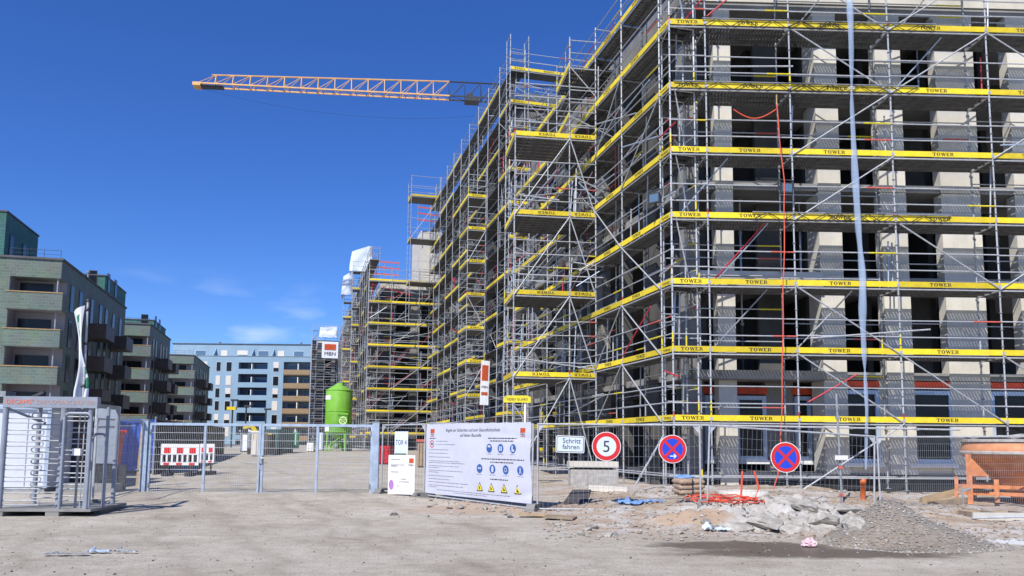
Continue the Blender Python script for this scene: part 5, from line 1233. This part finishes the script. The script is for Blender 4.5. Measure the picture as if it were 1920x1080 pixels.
def hose():
    key = [(1456, 196), (1462, 260), (1470, 340), (1471, 420), (1469, 520), (1468, 600), (1467, 700), (1465, 790), (1464, 850), (1458, 895), (1446, 925), (1420, 936)]
    pts = [at(x, y, 23.15) for x, y in key[:-3]]+[at(1459, 893, 22.6), at(1447, 921, 22.0), at(1420, 936, 21.2)]
    fine = []
    for i in range(len(pts)-1):
        for k in range(4): fine.append(pts[i].lerp(pts[i+1], k/4)+Vector((.012*math.sin(i*4+k), 0, 0)))
    b_ = Vector((pts[-1].x, pts[-1].y, gz(pts[-1].x, pts[-1].y)))
    t = thing('red_hose', 'red hose hanging down the front scaffold to the ground', 'hose', b_)
    obj('hose', MB().path([p_-b_ for p_ in fine], .016, 'hose_red', 7), t)
    sw = [at(1375+80*i/14, 205+17*math.sin(math.pi*i/14), 23.6) for i in range(15)]
    obj('loop', MB().path([p_-b_ for p_ in sw], .018, 'hose_red', 6), t); obj('hanger', MB().tube(at(1456, 178, 23.3)-b_, pts[0]-b_, .02, 'wood_cap', 6), t)
    t2 = thing('hose_coil', 'tangle of orange-red hoses lying on the rubble before the shell', 'hose', ground(1370, 940))
    rn = random.Random(2); o_ = t2.location.copy()
    for k in range(6):
        L_ = []
        cx, cy, rx, ry = rn.uniform(1315, 1400), rn.uniform(936, 944), rn.uniform(35, 80), rn.uniform(2, 6)
        for i in range(26):
            a = 2*math.pi*i/26*rn.uniform(.98, 1.02); g_ = ground(cx+rx*math.cos(a), cy+ry*math.sin(a)); L_.append(g_+Vector((0, 0, 0.02+.01*k+.02*math.sin(3*a+k)**2))-o_)
        obj('loop', MB().path(L_, .015, 'hose_red', 6, True), t2)
    for px in (1392, 1414):
        g_ = ground(px-3 if px < 1400 else px, 938); top = at(px, 883, g_.y); m_ = at(px+9, 915, g_.y)
        obj('riser', MB().path([g_-o_, (m_ if px > 1400 else g_.lerp(top, .5))-o_, top-o_], .022, 'hose_red', 7), t2)
hose()
def flood(px, py, Y, rz, label):
    t = thing('floodlight', label, 'floodlight', at(px, py, Y), rz)
    obj('housing', MB().prism([(-.2, -.16), (.2, -.16), (.17, .16), (-.17, .16)], -.06, .05, 'dark_steel'), t); obj('lens', MB().box(-.15, .15, -.07, -.061, -.12, .12, 'pane_sky'), t)
    obj('bracket', MB().bar((-.24, 0, 0), (-.24, .02, .26), .04, .03, 'dark_steel').bar((.24, 0, 0), (.24, .02, .26), .04, .03, 'dark_steel').bar((-.24, .02, .26), (.24, .02, .26), .04, .03, 'dark_steel'), t)
flood(1474, 353, 23.25, .2, 'floodlight clamped to the front scaffold beside the red hose')
flood(1228, 372, 24.0, -.7, 'floodlight at the corner of the front and side scaffolds')

# ------------------------------------------------------------------ orange concrete hopper on the right
def hopper():
    c = at(1922, 968, 20.4); t = thing('concrete_hopper', 'orange concrete hopper on a rusty frame behind the right fence panel', 'hopper', (c.x, 20.4, -.12), -.56)
    def zz(py): return at(1900, py, 20.4).z+.12
    r = 1.3
    obj('cone', MB().lathe([(.22, zz(940)), (.35, zz(925)), (r*.98, zz(858)), (r*1.02, zz(852))], 'bucket_orange', 44).mesh('cone', True), t)
    obj('collar', MB().lathe([(r*1.03, zz(850)), (r*1.0, zz(829)), (r*.97, zz(829)), (r*.98, zz(850))], 'bucket_orange', 44).mesh('collar', True), t)
    obj('rim', MB().lathe([(r*1.02, zz(853)), (r*1.06, zz(851)), (r*1.06, zz(847.5)), (r*1.02, zz(846))], 'mortar', 44).lathe([(r*.96, zz(830)), (r*1.03, zz(829)), (r*1.03, zz(825)), (r*.95, zz(824))], 'mortar', 44), t)
    q = MB(); vs = [(0, 0, zz(824))]; n_ = 30
    rn = random.Random(5); vs = []; 
    for j in range(6):
        for i in range(n_):
            rr_ = r*.96*j/5; a = 2*math.pi*i/n_; vs.append((rr_*math.cos(a), rr_*math.sin(a), zz(823)+.09*(1-j/5)+rn.uniform(-.03, .05)))
    fs = [(j*n_+i, (j+1)*n_+i, (j+1)*n_+(i+1) % n_, j*n_+(i+1) % n_) for j in range(5) for i in range(n_)]
    obj('hardened_mortar', q.add(vs, fs, 'mortar'), t)
    for sx in (-1.12, 1.12):
        for sy in (-.9, .9): obj('leg', MB().box(sx-.06, sx+.06, sy-.06, sy+.06, 0, zz(852), 'bucket_rust'), t)
        obj('gusset', MB().prism([(sx*.955, zz(858)), (sx*.955, zz(893)), (sx*.955-sx*.34, zz(893)), ], -.93, -.9, 'bucket_orange'), t)
    for z, y in ((zz(912), -.9), (zz(926), -.5), (zz(912), .9)): obj('cross_beam', MB().bar((-1.4, y, z), (1.4, y, z), .07, .09, 'bucket_rust'), t)
    for x in (-.55, .35): obj('stub', MB().box(x-.05, x+.05, -1.0, -.9, zz(940), zz(898), 'bucket_orange'), t)
    obj('side_post', MB().bar((-1.42, -.95, .35), (-1.40, -.95, zz(894)), .08, .08, 'bucket_rust').bar((-1.42, -.95, zz(925)), (-1.1, -.95, zz(915)), .05, .05, 'galv_dull'), t)
    obj('chain', MB().path([(-1.3, -1, zz(912)), (-1.27, -1.02, zz(930)), (-1.28, -1.02, .15)], .025, 'galv_dull', 6), t)
    obj('outlet', MB().tube((0, 0, .25), (0, 0, zz(938)), .22, 'bucket_rust', 14), t)
hopper()
def free_box(name, label, cat, px, py, w_, d_, h, k, rz=0., tilt=(0, 0), extra=None, dz=0, group=None):
    p_ = ground(px, py); o = obj(name, None, None, (p_.x, p_.y, p_.z+dz), (tilt[0], tilt[1], rz)); tag(o, label, cat, group)
    return o
# formwork frame lying at the far right, timber beams, white kerb pieces
t = free_box('formwork_frame', 'pale timber formwork frame on the ground below the hopper', 'formwork', 1880, 978, 0, 0, 0, '', .02)
obj('board', MB().box(-.6, .6, 0, .05, .02, .18, 'concrete'), t); obj('board', MB().box(-.6, .7, .6, .65, .02, .16, 'wood'), t)
for x in (-.59, -.1, .5): obj('cross_piece', MB().box(x, x+.06, .052, .598, .04, .18, 'wood_old'), t)
obj('rail', MB().tube((-.7, -.12, .08), (.9, -.2, .14), .025, 'galv', 8), t)
for i, (px, py, px2, py2, Y, lb) in enumerate(((1728, 938, 1812, 918, 20.6, 'long yellow timber beam sloping behind the gravel heap'), (1742, 946, 1810, 938, 20.0, 'pale timber plank below the yellow beam'))):
    a, b_ = at(px, py, Y), at(px2, py2, Y+.3); o = obj('timber_beam', MB().bar((0, 0, 0), b_-a, .12, .14, ('wood', 'wood_old')[i]).bar((b_-a)*.02+Vector((0, 0, .071)), (b_-a)*.98+Vector((0, 0, .071)), .1, .006, 'wood_cap'), None, a); tag(o, lb, 'beam')
# concrete weights with a slot
p_ = ground(1117, 912); p_ = Vector((p_.x, max(p_.y, 20.6), gz(p_.x, 20.9)))
p_ = at(1115, 912, 21.3)
t = thing('ballast_weights', 'two stacked pale concrete ballast blocks below the speed sign', 'concrete block', (p_.x, 21.3, p_.z), .04)
obj('lower_block', MB().box(-.62, .62, 0, .6, 0, .43, 'mortar').box(-.625, -.2, -.02, .0, 0, .425, 'mortar'), t); obj('upper_block', MB().box(-.66, .62, -.03, .6, .49, .64, 'concrete'), t); obj('spacer', MB().box(-.5, .5, .08, .5, .431, .489, 'dark_steel'), t)
obj('kerb_stone', MB().bar((-.2, -.35, -.02), (.75, -.5, -.06), .2, .14, 'concrete'), t)
# strapped sacks
p_ = at(1291, 929, 20.2)
t = thing('sack_pallet', 'brown strapped bundle with blue film beside the fence post', 'pallet', (p_.x, 20.2, p_.z), .12)
rn = random.Random(9)
def pillow(w_, d_, h, k):
    q = MB(); n_ = 8; vs = []
    for i in range(n_+1):
        for j in range(n_+1):
            u, v = i/n_*2-1, j/n_*2-1; b2 = (1-abs(u)**6)*(1-abs(v)**6); vs.append((u*w_/2, v*d_/2, h/2*(.35+.65*b2**.5)))
    N_ = len(vs); vs += [(x, y, -z) for x, y, z in vs]; W_ = n_+1
    f = [(i*W_+j, (i+1)*W_+j, (i+1)*W_+j+1, i*W_+j+1) for i in range(n_) for j in range(n_)]
    ed = []
    for i in range(n_): ed += [(i*W_, (i+1)*W_), ((i+1)*W_+n_, i*W_+n_), (i+1, i), (n_*W_+i, n_*W_+i+1)]
    return q.add(vs, f+[tuple(a+N_ for a in reversed(x)) for x in f]+[(b2, a, a+N_, b2+N_) for a, b2 in ed], k)
sk = pillow(.62, .34, .15, 'sack').mesh('sack', True)
for k in range(3):
    for r_ in range(2): obj('sack', sk, t, ((r_-.5)*.29+rn.uniform(-.01, .01), rn.uniform(-.02, .02), .1+.12*k), (0, rn.uniform(-.05, .05), math.pi/2+rn.uniform(-.06, .06)))
obj('strap', MB().box(-.02, .0, -.34, -.325, .02, .42, 'black').box(.17, .19, -.34, -.325, .02, .42, 'black'), t)
obj('blue_film', pillow(.4, .35, .07, 'tarp_blue').mesh('blue_film', True), t, (-.05, .2, .45), (.1, -.08, .2)); obj('board', MB().box(-.34, .34, -.3, .3, -.03, .02, 'wood_old'), t)
# manhole ring
p_ = at(1395, 936, 20.6); t = thing('concrete_ring', 'pale concrete shaft ring lying before the shell', 'concrete ring', (p_.x, 20.6, p_.z-.05))
obj('ring', MB().lathe([(.62, 0), (.62, .22), (.58, .26), (.48, .26), (.44, .22), (.44, 0)], 'concrete', 40).mesh('ring', True), t); obj('step_iron', MB().path([(.44, -.1, .2), (.34, -.1, .2), (.34, .1, .2), (.44, .1, .2)], .012, 'dark_steel', 5), t)
# leaning board, blue plastic sheets, planks
o = obj('dark_board', MB().add([(-.35, 0, 0), (.2, -.1, 0), (.32, .28, .28), (-.12, .32, .27), (-.35, 0, .03), (.2, -.1, .03), (.32, .28, .31), (-.12, .32, .3)], [(0,3,2,1), (4,5,6,7), (0,1,5,4), (1,2,6,5), (2,3,7,6), (3,0,4,7)], 'anthracite'), None, ground(1085, 944)); tag(o, 'dark board leaning on the rubble left of the blue sheet', 'board')
def sheet(px, py, L_, W_, k, label, amp, seed, rz):
    n_, m_ = 18, 8; p_ = ground(px, py); vs = []
    for j in range(m_+1):
        for i in range(n_+1):
            x = (i/n_-.5)*L_+.06*noise.noise(Vector((j*.9, seed, 0))); y = (j/m_-.5)*W_*(1+.4*math.sin(i*.8+seed)); c_, s_ = math.cos(rz), math.sin(rz)
            X_, Y_ = x*c_-y*s_, x*s_+y*c_
            vs.append((X_, Y_, gz(p_.x+X_, p_.y+Y_)-p_.z+.025+amp*abs(noise.noise(Vector((i*.35+seed, j*.5, 1))))*(1+2*math.exp(-((i-4)/2)**2))))
    W2 = n_+1; q = MB().add(vs, [(j*W2+i, j*W2+i+1, (j+1)*W2+i+1, (j+1)*W2+i) for j in range(m_) for i in range(n_)], k)
    o = obj('plastic_sheet', q.mesh('sheet', True), None, p_); tag(o, label, 'plastic sheet')
sheet(1200, 945, 1.0, .28, 'tarp_blue', 'crumpled light blue plastic sheet on the rubble behind the fence', .11, 2., -.1)
sheet(1345, 996, .55, .2, 'sign_pale', 'pale plastic scrap at the edge of the rubble', .08, 5., .2)
sheet(125, 1043, .55, .1, 'galv_dull', 'torn grey plastic strip lying on the gravel at lower left', .03, 8., .25)
sheet(185, 1038, .3, .1, 'frame_blue', 'torn blue plastic shred in the middle of the strip at lower left', .045, 11., .1)
sheet(235, 1038, .3, .06, 'galv_dull', 'thin grey plastic shred right of the blue one', .05, 13., .05)
for px, py, L_, W_, rz, k, lb in ((1015, 970, .95, .16, -.12, 'wood', 'light wooden plank lying at the foot of the banner fence'), (1050, 974, .62, .34, -.35, 'wood_old', 'weathered board piece lying beside the light plank')):
    p_ = ground(px, py); o = obj('plank', MB().box(-L_/2, L_/2, -W_/2, W_/2, 0, .035, k).box(-L_/2+.03, -L_/2+.06, -W_/2+.02, W_/2-.02, .035, .038, 'wood_cap'), None, p_+Vector((0, 0, .03)), (.05, .03, rz)); tag(o, lb, 'plank')
# pink bag
p_ = ground(1518, 1026); q = MB(); rn = random.Random(3)
bm = bmesh.new(); bmesh.ops.create_icosphere(bm, subdivisions=3, radius=1)
for v in bm.verts:
    n_ = 1+.45*noise.noise(v.co*2.2)+.18*noise.noise(v.co*6); v.co = Vector((v.co.x*.11*n_, v.co.y*.08*n_, max(-.03, v.co.z*.085*n_)))
me = bpy.data.meshes.new('bag'); bm.to_mesh(me); bm.free(); me.materials.append(M['pink'])
o = obj('pink_bag', me, None, p_+Vector((0, 0, .05))); tag(o, 'crumpled pink plastic bag by the wet patch', 'bag')
# loose scaffold tubes in front of the shell: a post standing at a slant, a long rail
for px0, py0, px1, py1, Y, k, lb in ((1568, 738, 1580, 962, 18.95, 'galv_dull', 'tall grey scaffold tube standing left of the plastic strip'), (1262, 796, 1800, 806, 22.9, 'galv', 'long horizontal scaffold tube along the front below the lowest toe board'), (1190, 912, 1245, 815, 21.9, 'galv', 'slanting prop tube right of the speed sign')):
    a, b_ = at(px0, py0, Y), at(px1, py1, Y); t = thing('scaffold_tube', lb, 'tube', a); obj('tube', MB().tube((0, 0, 0), b_-a, .026, k, 10), t)
    for f in (.2, .62, .85): c_ = (b_-a)*f; obj('coupler', MB().box(c_.x-.04, c_.x+.04, c_.y-.04, c_.y+.04, c_.z-.035, c_.z+.035, 'red_rail' if f > .3 and Y < 20 else 'galv_dull'), t)
t = thing('white_tag_plate', 'small blank white plate on the slanting brace near the no stopping sign', 'plate', at(1577, 858, 18.9)); obj('plate', MB().box(-.15, .15, -.035, -.03, -.05, .05, 'white'), t); obj('clip', MB().box(-.03, .03, -.03, .02, -.02, .02, 'galv'), t)

# ------------------------------------------------------------------ rubble, stones, gravel
def chunk(seed, sx, sy, sz, n_=14):
    rn = random.Random(seed); bm = bmesh.new()
    for i in range(n_):
        v = Vector((rn.gauss(0, 1), rn.gauss(0, 1), rn.gauss(0, 1))).normalized(); v = Vector((v.x*sx, v.y*sy, v.z*sz))*rn.uniform(.8, 1.1); bm.verts.new(v)
    bmesh.ops.convex_hull(bm, input=bm.verts)
    for v in [v for v in bm.verts if not v.link_faces]: bm.verts.remove(v)
    if max(sx, sy) > .2:                              # rough broken faces on the large pieces
        bmesh.ops.triangulate(bm, faces=bm.faces[:])
        bmesh.ops.subdivide_edges(bm, edges=bm.edges[:], cuts=3, use_grid_fill=True)
        for v in bm.verts:
            q = v.co*5+Vector((seed, 0, 0)); v.co += v.co.normalized()*(.05*noise.noise(q)+.03*noise.noise(q*2.7)); v.co.z += .02*noise.noise(q*3.3)
    me = bpy.data.meshes.new('chunk'); bm.to_mesh(me); bm.free(); return me
big = [(1505, 952, .62, .42, .12, 'concrete slab piece tilted at the left of the gravel heap', .22), (1590, 956, .45, .34, .12, 'broken slab piece behind the gravel heap', .1), (1440, 982, .5, .36, .13, 'wide flat slab of broken concrete in front of the hoses', -.06),
       (1545, 978, .38, .3, .15, 'cracked concrete lump left of the gravel heap', .15), (1375, 990, .5, .36, .12, 'flat pale concrete crust at the rubble edge', -.04), (1490, 998, .36, .25, .14, 'low broken concrete piece above the wet patch', .1), (1600, 985, .3, .24, .14, 'angular lump at the left foot of the gravel heap', .3)]
for i, (px, py, a, b_, c_, lb, tl) in enumerate(big):
    p_ = ground(px, py); me = chunk(40+i, a, b_, c_, 22); me.materials.append(M['stone_pale'])
    o = obj('concrete_chunk', me, None, p_+Vector((0, 0, c_*.12)), (tl*.6, tl, i*.7)); tag(o, lb, 'rubble', 'broken concrete pieces')
o = None
rn = random.Random(21)
for i in range(34):
    px, py = rn.uniform(1010, 1640), rn.uniform(955, 1008)
    if rn.random() < .3: px, py = rn.uniform(720, 1000), 938+(px-1010)*.05+rn.uniform(0, 12)
    p_ = ground(px, py); s_ = rn.uniform(.04, .11); me = chunk(100+i, s_*1.3, s_, s_*.7, 12); me.materials.append(M[rn.choice(('stone', 'stone_pale', 'stone_pale'))])
    o = obj('rubble_stone', me, None, p_+Vector((0, 0, s_*.25)), (0, 0, rn.uniform(0, 6))); tag(o, 'fist-sized pale stone in the rubble strip along the fence', 'stone', 'small stones along the fence')
def gravel(name, count, place, smin, smax, mats, seed):
    rn = random.Random(seed); q = MB()
    base = [(1, 0, 0), (-1, 0, 0), (0, 1, 0), (0, -1, 0), (0, 0, .8), (0, 0, -.6)]; F = [(0,2,4), (2,1,4), (1,3,4), (3,0,4), (2,0,5), (1,2,5), (3,1,5), (0,3,5)]
    for i in range(count):
        x, y = place(rn); z = gz(x, y); s_ = smin*(smax/smin)**(rn.random()**2.2); a = rn.uniform(0, 6.3); c_, s2 = math.cos(a)*s_, math.sin(a)*s_
        vs = []
        for v in base:
            f = rn.uniform(.65, 1.3); vx, vy, vz = v[0]*f+rn.uniform(-.25, .25), v[1]*f*.8+rn.uniform(-.25, .25), v[2]*f*.8
            vs.append((x+vx*c_-vy*s2, y+vx*s2+vy*c_, z+vz*s_+s_*.25))
        q.add(vs, F, rn.choice(mats))
    o = obj(name, q); o['kind'] = 'stuff'; return o
tag(gravel('loose_gravel', 6000, lambda r: (r.uniform(-9, 10), 9+13*r.random()**1.3), .004, .022, ['stone', 'stone', 'stone_pale', 'anthracite'], 1), 'loose small stones strewn over the site road', 'gravel')
def inzone(r):
    while True:
        x, y = r.uniform(-2.5, 11), r.uniform(13.5, 21.5)
        if x > .6+.1*(y-15) or (abs(y-(20.2-.85*(x+2.3))) < .8 and x < 1.2): return x, y
tag(gravel('rubble_gravel', 5200, inzone, .010, .06, ['stone', 'stone', 'stone_pale', 'wood_old', 'sack'], 2), 'rubble and coarse gravel on the strip before the scaffold', 'gravel')
def inheap(r):
    a, q = r.uniform(0, 6.3), r.random()**.6*1.12; c_ = math.cos(a); return 6.05+(1.0 if c_ < 0 else 1.8)*q*c_, 13.35+1.1*q*math.sin(a)
tag(gravel('heap_gravel', 9000, inheap, .006, .032, ['stone', 'stone', 'stone', 'wood_old', 'stone', 'mortar'], 3), 'coarse gravel on the heap at lower right', 'gravel')
